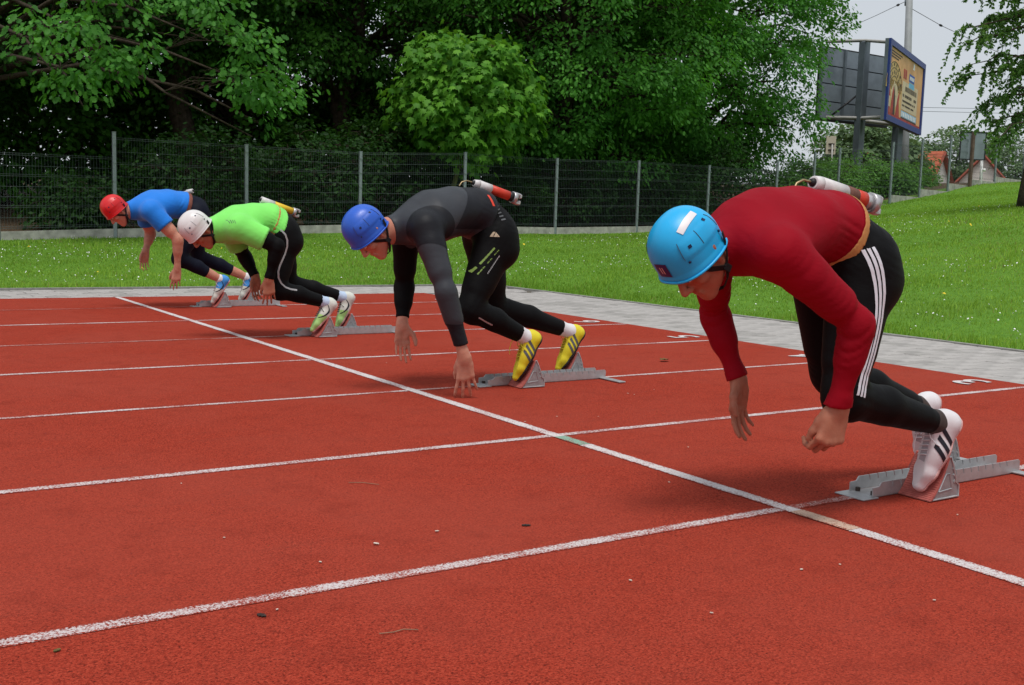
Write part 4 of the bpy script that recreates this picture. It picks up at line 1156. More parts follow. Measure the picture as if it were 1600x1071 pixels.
def athlete(S):
    Y0 = S['lane']
    J = {k: v3(p[0], Y0+p[1], p[2]) for k, p in S['J'].items()}
    TR = [(v3(x, Y0+y, z), r, s) for (x, y, z, r, s) in S['trunk']]
    FN = {}
    for n_ in 'NF':                                           # shoe placed under its ankle
        fd = unit(v3(*S['foot'+n_])); fl_ = unit(v3(0, 1, 0)-fd*fd[1]); fn = np.cross(fd, fl_); fn = fn if fn@v3(-1, 0, .4) > 0 else -fn
        rl = math.radians(S.get('roll'+n_, 8)); fn = fn*math.cos(rl)+fl_*math.sin(rl)
        J['heel'+n_] = J['an'+n_]-fd*.058-fn*.078; J['toe'+n_] = J['heel'+n_]+fd*.285; FN[n_] = fn
    pts = np.array(list(J.values())+[t[0] for t in TR])
    G = Grid(pts.min(0)-np.array([.18, .14, .06]), pts.max(0)+np.array([.16, .14, .17]), S['h'])
    latS = unit(J['shN']-J['shF']); latH = unit(J['hipN']-J['hipF'])
    out = {}
    # trunk
    T = G.new()
    for i in range(len(TR)-1):
        (a, ra, sa), (b, rb, sb) = TR[i], TR[i+1]
        lat = latH if i < len(TR)/2-1 else latS
        rcone(G, T, a, b, ra, rb, .035, lat, (sa+sb)/2, .07)
    nb = TR[-1][0]
    spine = unit(nb-TR[0][0])
    for n_ in ('N', 'F'):
        sh = J['sh'+n_]; hp = J['hip'+n_]; kn = J['kn'+n_]
        sg = 1 if n_ == 'N' else -1
        rcone(G, T, nb-spine*.03, sh-latS*sg*.01, .058, .060, .05)                      # trapezius and shoulder
        rcone(G, T, sh-latS*sg*.045-spine*.02, TR[2][0]+latH*sg*.075, .062, .06, .06)     # side of the rib cage
        th_ = unit(kn-hp); back = unit(np.cross(latH, th_)); back = back if back[0] > 0 else -back
        rcone(G, T, hp+back*.035+spine*.03, hp+back*.045+th_*.06, .088, .088, .05)        # buttock
    # limbs
    def leg(n_, foot=True):
        L = G.new(); hp, kn, an = J['hip'+n_], J['kn'+n_], J['an'+n_]
        ant = unit(kn-(hp+an)/2); m = S.get('leg', 1.)
        sd = unit(kn-hp); antT = unit(ant-sd*np.dot(ant, sd)); ss = unit(an-kn); antS = unit(ant-ss*np.dot(ant, ss))
        rcone(G, L, hp, kn, .086*m, .055*m, .02)
        rcone(G, L, hp+(kn-hp)*.12+antT*.022, hp+(kn-hp)*.72+antT*.016, .074*m, .054*m, .04)
        rcone(G, L, hp+(kn-hp)*.10-antT*.030, hp+(kn-hp)*.62-antT*.020, .076*m, .050*m, .04)
        rcone(G, L, kn+antT*.006-sd*.03, kn+antS*.006+ss*.03, .052*m, .048*m, .03)
        rcone(G, L, kn, an, .048*m, .034*m, .02)
        rcone(G, L, kn+(an-kn)*.14-antS*.020, kn+(an-kn)*.42-antS*.018, .046*m, .046*m, .03)
        rcone(G, L, kn+(an-kn)*.42-antS*.018, kn+(an-kn)*.82-antS*.008, .044*m, .027*m, .03)
        if not foot: return L
        tt, hh = J['toe'+n_], J['heel'+n_]
        up_ = FN[n_]; hq = hh+(tt-hh)*.18+up_*.042
        rcone(G, L, an, hq, .032, .024, .02); rcone(G, L, hq, hh+(tt-hh)*.72+up_*.026, .024, .017, .02)
        return L
    LN, LF = leg('N'), leg('F')
    def arm(n_):
        A = G.new(); sh, el, wr = J['sh'+n_], J['el'+n_], J['wr'+n_]
        m = S.get('arm', 1.)
        fl = unit((sh+wr)/2-el); u = unit(el-sh); fl = unit(fl-u*np.dot(fl, u)) if np.linalg.norm(np.cross(fl, u)) > .05 else v3(-1, 0, 0)
        rcone(G, A, sh, el, .054*m, .040*m, .02)
        rcone(G, A, sh-u*.005, sh+u*.09, .064*m, .056*m, .03)
        rcone(G, A, sh+(el-sh)*.30+fl*.012, sh+(el-sh)*.72+fl*.012, .046*m, .042*m, .03)
        rcone(G, A, sh+(el-sh)*.25-fl*.014, sh+(el-sh)*.70-fl*.010, .046*m, .040*m, .03)
        w = unit(wr-el)
        rcone(G, A, el, wr, .039*m, .0235*m, .02)
        rcone(G, A, el+w*.03, el+(wr-el)*.40, .042*m, .036*m, .03)
        return A
    AN, AF = arm('N'), arm('F')
    hand.flip = False
    hs = S['hands']
    HN = G.new(); HF = G.new()
    for n_, A in (('N', HN), ('F', HF)):
        wr = J['wr'+n_]; sp = hs[n_]
        hand.flip = sp.get('flip', False)
        rcone(G, A, wr-unit(wr-J['el'+n_])*.03, wr+unit(sp['dir'])*.012, .0235, .020, .01, None)
        hand(G, A, wr, v3(*sp['dir']), v3(*sp['thumb']), sp.get('flex', (.25, .35, .3)), sp.get('spread', .1), sp.get('size', 1.), sp.get('tout', .6))
    # head
    hc = J['head']; tl = math.radians(S['tilt'])
    u = v3(-math.sin(tl), 0, math.cos(tl)); f = v3(-math.cos(tl), 0, -math.sin(tl)); l = v3(0, -1, 0)
    yw = math.radians(S.get('yaw', 0)); f, l = f*math.cos(yw)+l*math.sin(yw), l*math.cos(yw)-f*math.sin(yw)
    Hd = lambda a, b, c: hc+f*a+l*b+u*c
    H = G.new(); axs = (f, l, u)
    ell(G, H, Hd(-.010, 0, .03), axs, (.096, .075, .088), .02)
    ell(G, H, Hd(.030, 0, -.045), axs, (.064, .057, .082), .03)
    for sg in (1, -1):
        rcone(G, H, Hd(.0, .052*sg, -.062), Hd(.072, .012*sg, -.112), .021, .017, .025)
        ell(G, H, Hd(.062, .046*sg, -.028), axs, (.024, .020, .020), .02)
        rcone(G, H, Hd(.086, .040*sg, .020), Hd(.094, .010*sg, .016), .010, .010, .014)
        ell(G, H, Hd(.100, .031*sg, -.002), axs, (.014, .017, .011), .012, cut=True)
    rcone(G, H, Hd(.08, 0, -.112), Hd(.078, 0, -.10), .02, .02, .02)
    rcone(G, H, Hd(.090, 0, .004), Hd(.116, 0, -.036), .0085, .0115, .010)
    for sg in (1, -1): ell(G, H, Hd(.102, .012*sg, -.041), axs, (.011, .008, .008), .006)
    rcone(G, H, Hd(.094, .018, -.070), Hd(.094, -.018, -.070), .007, .007, .006); rcone(G, H, Hd(.092, .015, -.083), Hd(.092, -.015, -.083), .0075, .0075, .006)
    ell(G, H, Hd(.106, 0, -.0765), axs, (.012, .022, .0022), .004, cut=True)
    for sg in (1, -1):
        rcone(G, H, Hd(-.012, .076*sg, .004), Hd(.004, .072*sg, -.045), .013, .009, .006); ell(G, H, Hd(.004, .088*sg, -.014), axs, (.008, .008, .014), .006, cut=True)
    NK = G.new()
    rcone(G, NK, nb+v3(.0, 0, -.01), Hd(-.028, 0, -.05), .060, .054, .03)
    rcone(G, NK, nb+v3(-.02, 0, -.035), Hd(.005, 0, -.075), .045, .040, .03)
    # body: one continuous surface
    arms = np.minimum(smin(AN, HN, .02), smin(AF, HF, .02)); legs = np.minimum(LN, LF)
    B = smin(smin(T, arms, .03), smin(legs, T, .04), .001)
    B = smin(B, smin(NK, H, .02), .03)
    V, F_ = surface_nets(G, B)
    body = link('person', smooth_mesh('person', V, F_, M[S['skin']]))
    tag(body, S['label'], 'person', 'sprinters leaving their starting blocks')
    X_, Y_, Z_ = G.full()
    # folds in cloth
    def folds(amp, fr=1.):
        w1 = np.sin(X_*31+Y_*17-Z_*23)*1.6; w2 = np.sin(Z_*27-Y_*21+X_*12)*1.9
        r1 = 1-2*np.abs(np.sin((X_*88-Z_*64)*fr+Y_*38+w1))**.7; r2 = 1-2*np.abs(np.sin((X_*40+Z_*105)*fr-Y_*62+w2))**.7
        env = .5+.5*np.sin(X_*19+Y_*23+Z_*15+1)
        return (amp*(r1*env+r2*(1-env)*.8)).astype(np.float32)
    wp, wd = v3(S['waist'][0], Y0, S['waist'][1]), unit(v3(*S['waist_n']))
    wl_ = plane(G, wp, wd)                                   # >0 on the leg side of the waist
    hb = Hd(-.02, 0, -.06); nd = unit(hb-nb); col_p = nb+nd*S.get('collar', .045)
    qx, qy, qz = X_-nb[0], Y_-nb[1], Z_-nb[2]; qa = qx*nd[0]+qy*nd[1]+qz*nd[2]
    q_ax = np.sqrt(np.maximum(qx*qx+qy*qy+qz*qz-qa*qa, 0))
    cl_ = (np.minimum(plane(G, col_p, nd), .098-q_ax)).astype(np.float32)
    def near(p, r): return np.exp(-(((X_-p[0])**2+(Y_-p[1])**2+(Z_-p[2])**2)/r**2))
    near_waist = np.exp(-(((wl_+.05)/.075)**2))
    creased = np.clip(.12+.9*near_waist+sum(.45*near(J['el'+n_], .075)+.9*near(J['sh'+n_]+v3(.06, 0, -.075), .085) for n_ in 'NF'), 0, 1.1).astype(np.float32)
    def arm_cut(A, n_, fr):
        sh, el, wr = J['sh'+n_], J['el'+n_], J['wr'+n_]
        if fr > 1: p, d_ = el+(wr-el)*(fr-1), unit(wr-el)
        else: p, d_ = sh+(el-sh)*fr, unit(el-sh)
        return np.maximum(A, plane(G, p, d_))
    fr = S['sleeve']
    TS = np.maximum(np.maximum(smin(T, NK, .03), wl_-.004), cl_)
    XN, XF = smin(AN, HN, .02), smin(AF, HF, .02)
    sl_n, sl_f = arm_cut(XN, 'N', fr), arm_cut(XF, 'F', fr)
    loose = S.get('loose', 0)
    if loose:
        for n_, A in (('N', 0), ('F', 1)):
            Q = G.new(); sh, el = J['sh'+n_], J['el'+n_]
            rcone(G, Q, sh, sh+(el-sh)*1.0, .070, .070, .02); Q = arm_cut(Q, n_, fr)
            if n_ == 'N': sl_n = smin(sl_n, Q, .02)
            else: sl_f = smin(sl_f, Q, .02)
    w_cut = np.minimum(wl_-.004, .045-T)
    hem_ = np.exp(-(wl_/.035)**2)
    SHT = smin(smin(TS, sl_n, .035), sl_f, .035)-(.005+loose)-.004*hem_+folds(S.get('fold', .0016))*creased*(1-.8*hem_)
    SHT = np.maximum(np.maximum(SHT, w_cut), cl_)
    def part(name, D, mat, parent, sm=1):
        V, F_ = surface_nets(G, D, sm)
        if not len(V): return None, None, None
        o = link(name, smooth_mesh(name, V, F_, M[mat]), parent)
        return o, V, F_
    shirt, SV, SF = part('shirt', SHT, S['shirt'], body)
    if S.get('under'):
        for n_, A in (('N', XN), ('F', XF)):
            a_ = np.maximum(arm_cut(A, n_, 1.93)-.0045, -plane(G, J['sh'+n_], unit(J['el'+n_]-J['sh'+n_])))
            part('undershirt_sleeve', a_+folds(.0012), S['under'], body)
        part('undershirt_collar', np.maximum(np.maximum(smin(NK, T, .03)-.006, cl_-.018), -cl_-.02), S['under'], body)
    # tights
    ank = S.get('hem', .90)
    def leg_cut(L, n_): 
        kn, an = J['kn'+n_], J['an'+n_]; return np.maximum(L, plane(G, kn+(an-kn)*ank, unit(an-kn)))
    lc = np.minimum(leg_cut(leg('N', False), 'N'), leg_cut(leg('F', False), 'F'))
    kf = sum(np.exp(-(((X_-J['kn'+n_][0])**2+(Y_-J['kn'+n_][1])**2+(Z_-J['kn'+n_][2])**2)/.13**2)) for n_ in 'NF')
    hf = sum(np.exp(-(((X_-J['hip'+n_][0])**2+(Y_-J['hip'+n_][1])**2+(Z_-J['hip'+n_][2])**2)/.14**2)) for n_ in 'NF')
    TI = smin(np.maximum(T, -wl_-.012), lc, .04)-.0045+folds(.0014, 1.2)*np.clip(kf+hf, 0, 1)
    tights, TV, TF = part('tights', TI, S['tights'], body)
    # socks
    for n_, L in (('N', LN), ('F', LF)):
        kn, an = J['kn'+n_], J['an'+n_]; d_ = unit(an-kn)
        ball = np.sqrt((X_-an[0])**2+(Y_-an[1])**2+(Z_-an[2])**2)-.14
        q = np.maximum(np.maximum(np.maximum(L-.004, -plane(G, kn+(an-kn)*S.get('sock_top', .80), d_)), plane(G, an+d_*.06, d_)), ball.astype(np.float32))
        part('sock', q, S['sock'], body)
    # belt
    if S.get('belt'):
        bw = S.get('belt_w', .018)
        part('belt', np.maximum(T-.0115, np.abs(wl_+S.get('belt_off', 0))-bw), S['belt'], body)
    # hair and eyes
    HH = np.maximum(ell_d(X_, Y_, Z_, Hd(-.012, 0, .024), axs, (.099, .0795, .094)).astype(np.float32), np.maximum(plane(G, Hd(.045, 0, 0), f), -plane(G, Hd(-.02, 0, -.045), unit(u+f*.5))))
    part('hair', HH, 'hair', body)
    for sg in (1, -1):
        e = MB(); c = Hd(.0835, .0315*sg, -.002)
        sphere_into(e, c, .0105); eo = e.build('eye', M['eye_white'], body, True)
        e = MB(); sphere_into(e, Hd(.0895, .0315*sg, -.003), .0055); e.build('iris', M['iris'], eo, True)
    # helmet
    helmet(S, body, hc, f, l, u)
    # shoes
    for n_ in 'NF': shoe(S, body, J['heel'+n_], J['toe'+n_], J['an'+n_], n_)
    return dict(body=body, shirt=shirt, SV=SV, SF=SF, tights=tights, TV=TV, TF=TF, J=J, lat=latS, latH=latH)

def sphere_into(mb, c, r, n=10, m=7, sc=(1, 1, 1)):
    V = [(c[0], c[1], c[2]+r*sc[2])]
    for i in range(1, m):
        t = math.pi*i/m
        for k in range(n):
            p = 2*math.pi*k/n; V.append((c[0]+r*sc[0]*math.sin(t)*math.cos(p), c[1]+r*sc[1]*math.sin(t)*math.sin(p), c[2]+r*sc[2]*math.cos(t)))
    V.append((c[0], c[1], c[2]-r*sc[2])); F = []
    for k in range(n): F.append((0, 1+k, 1+(k+1) % n))
    for i in range(m-2):
        for k in range(n): F.append((1+i*n+k, 1+(i+1)*n+k, 1+(i+1)*n+(k+1) % n, 1+i*n+(k+1) % n))
    b = 1+(m-2)*n
    for k in range(n): F.append((b+k, len(V)-1, b+(k+1) % n))
    mb.add(V, F)

def helmet(S, body, hc, f, l, u):
    rt = math.radians(S.get('rim', 12))
    hu = unit(u*math.cos(rt)-f*math.sin(rt)); hf = unit(np.cross(l, hu)); hf = hf if np.dot(hf, f) > 0 else -hf
    c = hc+u*.030-f*.004
    q = S.get('hsize', 1.)
    RF, RL, RU = .111*q, .094*q, .106*q
    nt_, np_ = 30, 56
    zb = -.056*q
    t_end = math.acos(zb/RU)
    def surf(t, p, off=0.):
        ct, st = math.cos(t), math.sin(t)
        e = 2.3
        cp, sp_ = math.cos(p), math.sin(p)
        k = (abs(cp)**e+abs(sp_)**e)**(-1/e)
        x, y, z = RF*st**.92*cp*k, RL*st**.92*sp_*k, RU*ct
        if z < 0: s_ = 1+.0*z; x *= s_; y *= s_
        if z < 0:                                             # sides run down straight instead of curving in
            g = 1/max(st, .5)**.75; x *= g; y *= g
        # crown ridge, side panel step, rim flare
        z += .003*math.exp(-(sp_*st*3.2)**2)
        w = 0.
        if 1.05 < t < 1.50 and abs(abs(p)-math.pi/2) < .75: w += .0022
        if t > t_end-.16: w += .0030
        rr = math.sqrt(x*x+y*y)+1e-9
        x += (w+off)*x/rr*min(1, st*1.4); y += (w+off)*y/rr*min(1, st*1.4); z += off*ct
        return c+hf*x+l*y+hu*z
    V = []; F = []
    for layer, off in ((0, 0.), (1, -.011)):
        for i in range(nt_+1):
            t = .02+(t_end-.02)*i/nt_
            for j in range(np_): V.append(surf(t, 2*math.pi*j/np_-math.pi, off))
    n1 = (nt_+1)*np_
    for i in range(nt_):
        for j in range(np_):
            a, b = i*np_+j, i*np_+(j+1) % np_
            F.append((a, a+np_, b+np_, b)); F.append((n1+a, n1+b, n1+b+np_, n1+a+np_))
    F.append(tuple(range(np_))); e = nt_*np_
    for j in range(np_): F.append((e+j, n1+e+j, n1+e+(j+1) % np_, e+(j+1) % np_))
    hm = MB().add(V, F).build('helmet', M[S['helmet']], body, True)
    # rim bead
    MB().tube([surf(t_end-.01, 2*math.pi*j/48, .001) for j in range(49)], .0042, 6, False).build('rim', M[S['helmet']], hm, True)
    def patch(nm, t0, t1, p0, p1, mat, off=.0015, skew=0., n=8):
        P = []; Q = []
        for i in range(n+1):
            for j in range(n+1):
                tt_ = t0+(t1-t0)*i/n; pp_ = p0+(p1-p0)*j/n+skew*(i/n)
                P.append(surf(tt_, pp_, off))
        for i in range(n):
            for j in range(n):
                a = i*(n+1)+j; Q.append((a, a+n+1, a+n+2, a+1))
        MB().add(P, Q).build(nm, M[mat], hm, True)
    for sg in (1, -1):                                        # side vents and rivets (angle pi/2 is the left side)
        for (t, p) in ((1.25, 1.15), (1.02, 2.05)):
            patch('vent', t-.045, t+.045, sg*p-.05, sg*p+.05, 'vent', .0012, 0, 3)
        for (t, p) in ((1.62, .95), (1.62, 2.2)):
            mb = MB(); sphere_into(mb, surf(t, sg*p, .002), .004, 8, 5); mb.build('rivet', M['vent'], hm, True)
        for (t0, t1, p) in ((1.0, 1.5, 1.52), (1.0, 1.5, .86), (.98, 1.48, 2.28)):
            MB().tube([surf(t0+(t1-t0)*i/6, sg*p, .0006) for i in range(7)], .0009, 4, False).build('seam', M['groove'], hm, True)
        MB().tube([surf(1.52, sg*(.86+1.42*i/10), .0006) for i in range(11)], .0009, 4, False).build('seam', M['groove'], hm, True)
    for st in S.get('stickers', []): patch('sticker', *st)
    for (t, p, wd_, hg_, rot_, mat_) in S.get('labels', []):  # flat stickers laid on the shell
        c0 = surf(t, p, 0); e1 = unit(surf(t, p+.05, 0)-c0); e2 = unit(surf(t-.05, p, 0)-c0); e2 = unit(e2-e1*np.dot(e1, e2))
        ca, sa = math.cos(math.radians(rot_)), math.sin(math.radians(rot_)); e1, e2 = e1*ca+e2*sa, e2*ca-e1*sa
        P = []; Q = []; n = 10
        for i in range(n+1):
            for j in range(n+1):
                q_ = c0+e1*wd_*(i/n-.5)+e2*hg_*(j/n-.5)-c
                x_, y_, z_ = np.dot(q_, hf)/RF, np.dot(q_, l)/RL, np.dot(q_, hu)/RU
                P.append(surf(math.atan2(math.hypot(x_, y_), z_), math.atan2(y_, x_), .0016))
        for i in range(n):
            for j in range(n): a = i*(n+1)+j; Q.append((a, a+n+1, a+n+2, a+1))
        MB().add(P, Q).build('sticker', M[mat_], hm, True)
    # chin straps
    Hd = lambda a, b, cc: hc+f*a+l*b+u*cc
    def ribbon(pts, w=.008, parent=hm, name='chin_strap'):
        pts = [np.array(p) for p in pts]; P = []; Q = []
        for i, p in enumerate(pts):
            d = unit(pts[min(i+1, len(pts)-1)]-pts[max(i-1, 0)]); o = p-hc; o = o-d*np.dot(o, d); o = unit(o); s = np.cross(d, o)
            for (a, b) in ((-w, -.0012), (w, -.0012), (w, .0016), (-w, .0016)): P.append(p+s*a+o*b)
        for i in range(len(pts)-1):
            for k in range(4): Q.append((i*4+k, i*4+(k+1) % 4, (i+1)*4+(k+1) % 4, (i+1)*4+k))
        Q.append((3, 2, 1, 0)); e_ = (len(pts)-1)*4; Q.append((e_, e_+1, e_+2, e_+3))
        return MB().add(P, Q).build(name, M['strap'], parent)
    for sg in (1, -1):
        jn = Hd(.012, .071*sg, -.082)
        ribbon([Hd(.050, .080*sg, -.002), Hd(.040, .077*sg, -.03), Hd(.026, .075*sg, -.055), jn])
        ribbon([Hd(-.062, .080*sg, -.012), Hd(-.045, .077*sg, -.038), Hd(-.018, .075*sg, -.062), jn])
        b_ = ribbon([jn, Hd(.03, .062*sg, -.105), Hd(.052, .038*sg, -.128), Hd(.062, .0, -.137)])
        mb = MB(); mb.bevbox((0, 0, 0), (.022, .006, .026), .002, Matrix([f, l, u]).transposed().to_3x3()); o = mb.build('buckle', M['strap'], hm); o.location = Vector(jn+l*sg*.003)
        if S.get('strap_tail') and sg == 1:
            ribbon([jn, jn+v3(.02, 0, -.03), jn+v3(.05, -.005, -.07), jn+v3(.06, -.005, -.10)], .006)

def shoe(S, body, heel, toe, an, n_):
    d = unit(toe-heel); ln = .285*S.get('foot', 1.)
    nn = an-heel; nn = unit(nn-d*np.dot(nn, d)); lat = np.cross(nn, d); lat = lat if lat[1] > 0 else -lat
    o = toe-d*ln; q = ln/.285; sides = ((1, 'L'), (-1, 'R'))
    W = lambda a, b, c: o+q*(d*a+lat*b+nn*c)
    P = np.array([W(a, b, c) for a in (-.03, .30) for b in (-.08, .08) for c in (-.04, .16)])
    G = Grid(P.min(0), P.max(0), .0042 if S['h'] < .0065 else .0055)
    F = G.new()
    rcone(G, F, W(.037, 0, .038), W(.037, 0, .058), .033*q, .032*q, .018)
    rcone(G, F, W(.044, 0, .055), W(.060, 0, .098), .032*q, .036*q, .018)
    rcone(G, F, W(.05, 0, .038), W(.14, 0, .036), .036*q, .039*q, .02)
    rcone(G, F, W(.075, 0, .070), W(.165, 0, .036), .031*q, .030*q, .025)
    rcone(G, F, W(.13, 0, .032), W(.210, .003, .025), .036*q, .032*q, .02, lat, 1.20)
    rcone(G, F, W(.210, .003, .025), W(.258, .006, .017), .031*q, .020*q, .015, lat, 1.25)
    X, Y, Z = G.full()
    c_ = (((X-o[0])*nn[0]+(Y-o[1])*nn[1]+(Z-o[2])*nn[2])/q).astype(np.float32); a_ = (((X-o[0])*d[0]+(Y-o[1])*d[1]+(Z-o[2])*d[2])/q).astype(np.float32)
    base = F.copy()
    # collar opening
    up = np.maximum(F, .006-c_)
    open_ = G.new(); rcone(G, open_, W(.058, 0, .075), W(.064, 0, .14), .029*q, .036*q, .0)
    up = np.maximum(up, -open_); up = np.maximum(up, c_-(.094+.22*np.maximum(.03-a_, 0)-.30*np.maximum(a_-.062, 0)))
    V, Fq = surface_nets(G, up)
    sh = link('shoe', smooth_mesh('shoe', V, Fq, M[S['shoe']]), body)
    thick = S.get('sole_t', .012)
    so = np.maximum(np.maximum(base-.0035, c_-thick), -.004-c_+.022*np.maximum(a_-.24, 0))
    SV, SF = surface_nets(G, so)
    link('sole', smooth_mesh('sole', SV, SF, M[S['sole']]), sh)
    nv = vnormals(V, Fq)
    rel = V-o; a = rel@d/q; b = rel@lat/q; c = rel@nn/q
    Vo = V+nv*.0012
    def dec(nm, fields, mat, off=.0012):
        v, t = clip_mesh(V+nv*off, Fq, fields)
        if len(t): link(nm, smooth_mesh(nm, v, t, M[mat]), sh)
    st = S.get('shoe_mark')
    if st == 'stripes':
        for k in range(3):
            g_ = a-(.084+.027*k)+(c-.04)*.55
            for sd_ in (1, -1): dec('stripe', [.0076-np.abs(g_), c-.014, (.070-.10*(a-.09))-c, b*sd_-.008], S.get('mark_mat', 'ink'))
    elif st == 'swoosh':
        g1 = (c-.022)-(.9*(a-.10)**2/.06)*np.where(a < .10, 2.2, .35)
        w = np.clip(.013-.09*np.abs(a-.10), 0, .02)
        for sd_ in (1, -1): dec('swoosh', [g1, w-g1+.0001, a-.065, .175-a, b*sd_-.008], S.get('mark_mat', 'ink'))
    if S.get('toe_mat'): dec('toe_panel', [a-.135-(c-.03)*.4, c-.0125], S['toe_mat'], .0006)
    if S.get('heel_mat'): dec('heel_panel', [.125+(c-.03)*.4-a, c-.0125], S['heel_mat'], .0006)
    dec('toe_cap', [a-.225-.25*b*b/.03, c-.0125], S.get('cap_mat', S['shoe']), .0009)
    dec('tongue', [.0165-np.abs(b), a-.080, .186-a, c-.035], S.get('tongue', 'shoe_pale'), .0008)
    # laces over the tongue
    lm = S.get('lace', 'lace')
    def top(aa, bb):
        w = np.abs(a-aa)*1.+np.abs(b-bb)*1.; ok = w < .012
        return (c[ok].max() if ok.any() else .07)+.002
    tg = [(W(aa, bb, top(aa, bb))) for aa, bb in ((.09, 0), (.12, 0), (.15, 0), (.175, 0))]
    for k in range(6):
        aa = .093+.015*k
        pts = [W(aa+.006*s_, .019*t_, top(aa, .019*t_)) for t_, s_ in ((-1, -1), (-.5, -.5), (0, 0), (.5, .5), (1, 1))]
        MB().tube(pts, .0026, 5).build('lace', M[lm], sh, True)
    for sg in (-1, 1):
        p0 = W(.09, 0, top(.09, 0)+.003)
        MB().tube([p0, W(.095, .020*sg, .098), W(.110, .036*sg, .092), W(.118, .040*sg, .070), W(.12, .043*sg, .055)], .0018, 5, False).build('lace', M[lm], sh, True)
    if S.get('lace_loop') and n_ == 'N':
        p0 = W(.088, 0, .108); 
        MB().tube([p0, p0+v3(-.03, -.01, .012), p0+v3(-.055, -.015, -.01), p0+v3(-.065, -.015, -.045), p0+v3(-.06, -.012, -.07)], .0018, 5, False).build('lace', M[lm], sh, True)
# ------------------------------------------------------------------ starting blocks
M['alu'] = simple_mat('dull_aluminium', (.46, .46, .47), .45, .5, .55, .12, 25, 120, .15)
M['alu_dark'] = simple_mat('cast_aluminium', (.36, .36, .37), .5, .5, .5, .16, 30, 200, .3)
M['pad'] = simple_mat('red_rubber_pad', (.46, .13, .11), .8, .2, 0, .15, 60, 300, .3)
M['bolt'] = simple_mat('dark_bolt', (.05, .035, .03), .6, .4, .4, .2, 60)
PADC = [(0, .004), (.021, .026), (.041, .056), (.058, .088), (.072, .118), (.080, .138)]
def starting_block(label, Y, x0, x1, pn, pf, bar=(-.22, .22)):
    root = empty('starting_block', (x0, Y, 0)); tag(root, label, 'starting block', 'starting blocks on the lane lines')
    L = x1-x0
    def B(mb, nm, mat, parent=root, sm=False): return mb.build(nm, M[mat], parent, sm)
    # side walls with slanted notches
    def wall(y):
        top = [(0.0, 0), (0.0, .028), (.03, .030), (.042, .044)]
        for k in range(int((L-.12)/.042)):
            x = .09+.042*k
            if x+.02 > L-.03: break
            top += [(x, .044), (x+.006, .026), (x+.0095, .026), (x+.005, .044)]
        top += [(L-.008, .044), (L, .038), (L, 0)]
        poly = [(x, z+.006) for x, z in top]
        return MB().prism(poly[::-1], y-.002, y+.002)
    for y in (-.045, .045): B(wall(y), 'side_wall', 'alu')
    B(MB().bevbox((L/2, 0, .0035), (L, .086, .005), .001), 'base_plate', 'alu')
    B(MB().bevbox((-.02, 0, .003), (.075, .115, .004), .001), 'anchor_plate', 'alu')
    for y in (-.03, .03): B(MB().tube([(.022, y, .004), (.022, y, .018)], .008, 8), 'bolt', 'bolt')
    B(MB().bevbox((L-.02, (bar[0]+bar[1])/2, .0065), (.045, bar[1]-bar[0], .006), .0015), 'cross_bar', 'alu')
    for px, sg in ((pn, -1), (pf, 1)):
        ox = px-x0; ya, yb = (-.165, -.052) if sg < 0 else (.052, .165)
        ped = [(ox+.012, 0.006)]+[(ox+x+.010, z) for x, z in PADC]+[(ox+.096, .140), (ox+.110, .115), (ox+.126, .075), (ox+.130, .054), (ox+.146, .044), (ox+.150, .006)]
        pe = MB(); pe.prism(ped, ya, ya+.005); pe.prism(ped, yb-.005, yb)
        pe.prism([(ox+.086, .126), (ox+.096, .136), (ox+.106, .115), (ox+.097, .11)], ya+.005, yb-.005)
        pe.prism([(ox+.08, .006), (ox+.150, .006), (ox+.150, .012), (ox+.08, .012)], ya+.005, yb-.005)
        po_ = B(pe, 'pedal', 'alu_dark')
        for y in (ya-.001, yb+.001):
            rim = [(x, y, z) for x, z in ped]+[(ped[0][0], y, ped[0][1])]
            B(MB().tube(rim, .0035, 5, False), 'rim', 'alu', po_, True)
            B(MB().tube([(ox+.045, y, .03), (ox+.078, y, .085), (ox+.096, y, .085), (ox+.112, y, .035), (ox+.045, y, .03)], .002, 4, False), 'rib', 'alu', po_)
            for k in range(3): B(MB().tube([(ox+.114+.005*k, y-.002, .10-.022*k), (ox+.114+.005*k, y+.002, .10-.022*k)], .004, 8), 'stud', 'alu', po_)
        pd = MB(); n = len(PADC)
        prof = [(ox+x, z) for x, z in PADC]+[(ox+x+.010, z+.001) for x, z in PADC[::-1]]
        pd.prism(prof, ya-.004, yb+.004)
        pdo = B(pd, 'rubber_pad', 'pad', po_)
        rb = MB()
        for k in range(22):
            t = (k+.5)/22*(n-1); i = min(int(t), n-2); w = t-i
            x = PADC[i][0]*(1-w)+PADC[i+1][0]*w; z = PADC[i][1]*(1-w)+PADC[i+1][1]*w
            rb.tube([(ox+x-.0006, ya-.003, z), (ox+x-.0006, yb+.003, z)], .0017, 4)
        rbo = B(rb, 'pad_ribs', 'pad', po_); rbo['kind'] = 'stuff'
        B(MB().tube([(ox+.105, sg*.042, .035), (ox+.105, sg*.058, .035)], .010, 8), 'pivot', 'alu', po_)
    return root
starting_block('silver starting block under the white shoes of the sprinter in the crimson shirt', 0.0, .345, 1.15, .468, .800, (-.25, .20))
starting_block('silver starting block under the yellow shoes', 2.44, .41, 1.17, .528, .954)
starting_block('silver starting block under the lime green shoes', 4.88, .36, 1.14, .456, .721)
starting_block('silver starting block under the blue and white shoes, farthest from the camera', 7.32, .42, 1.17, .519, .842)

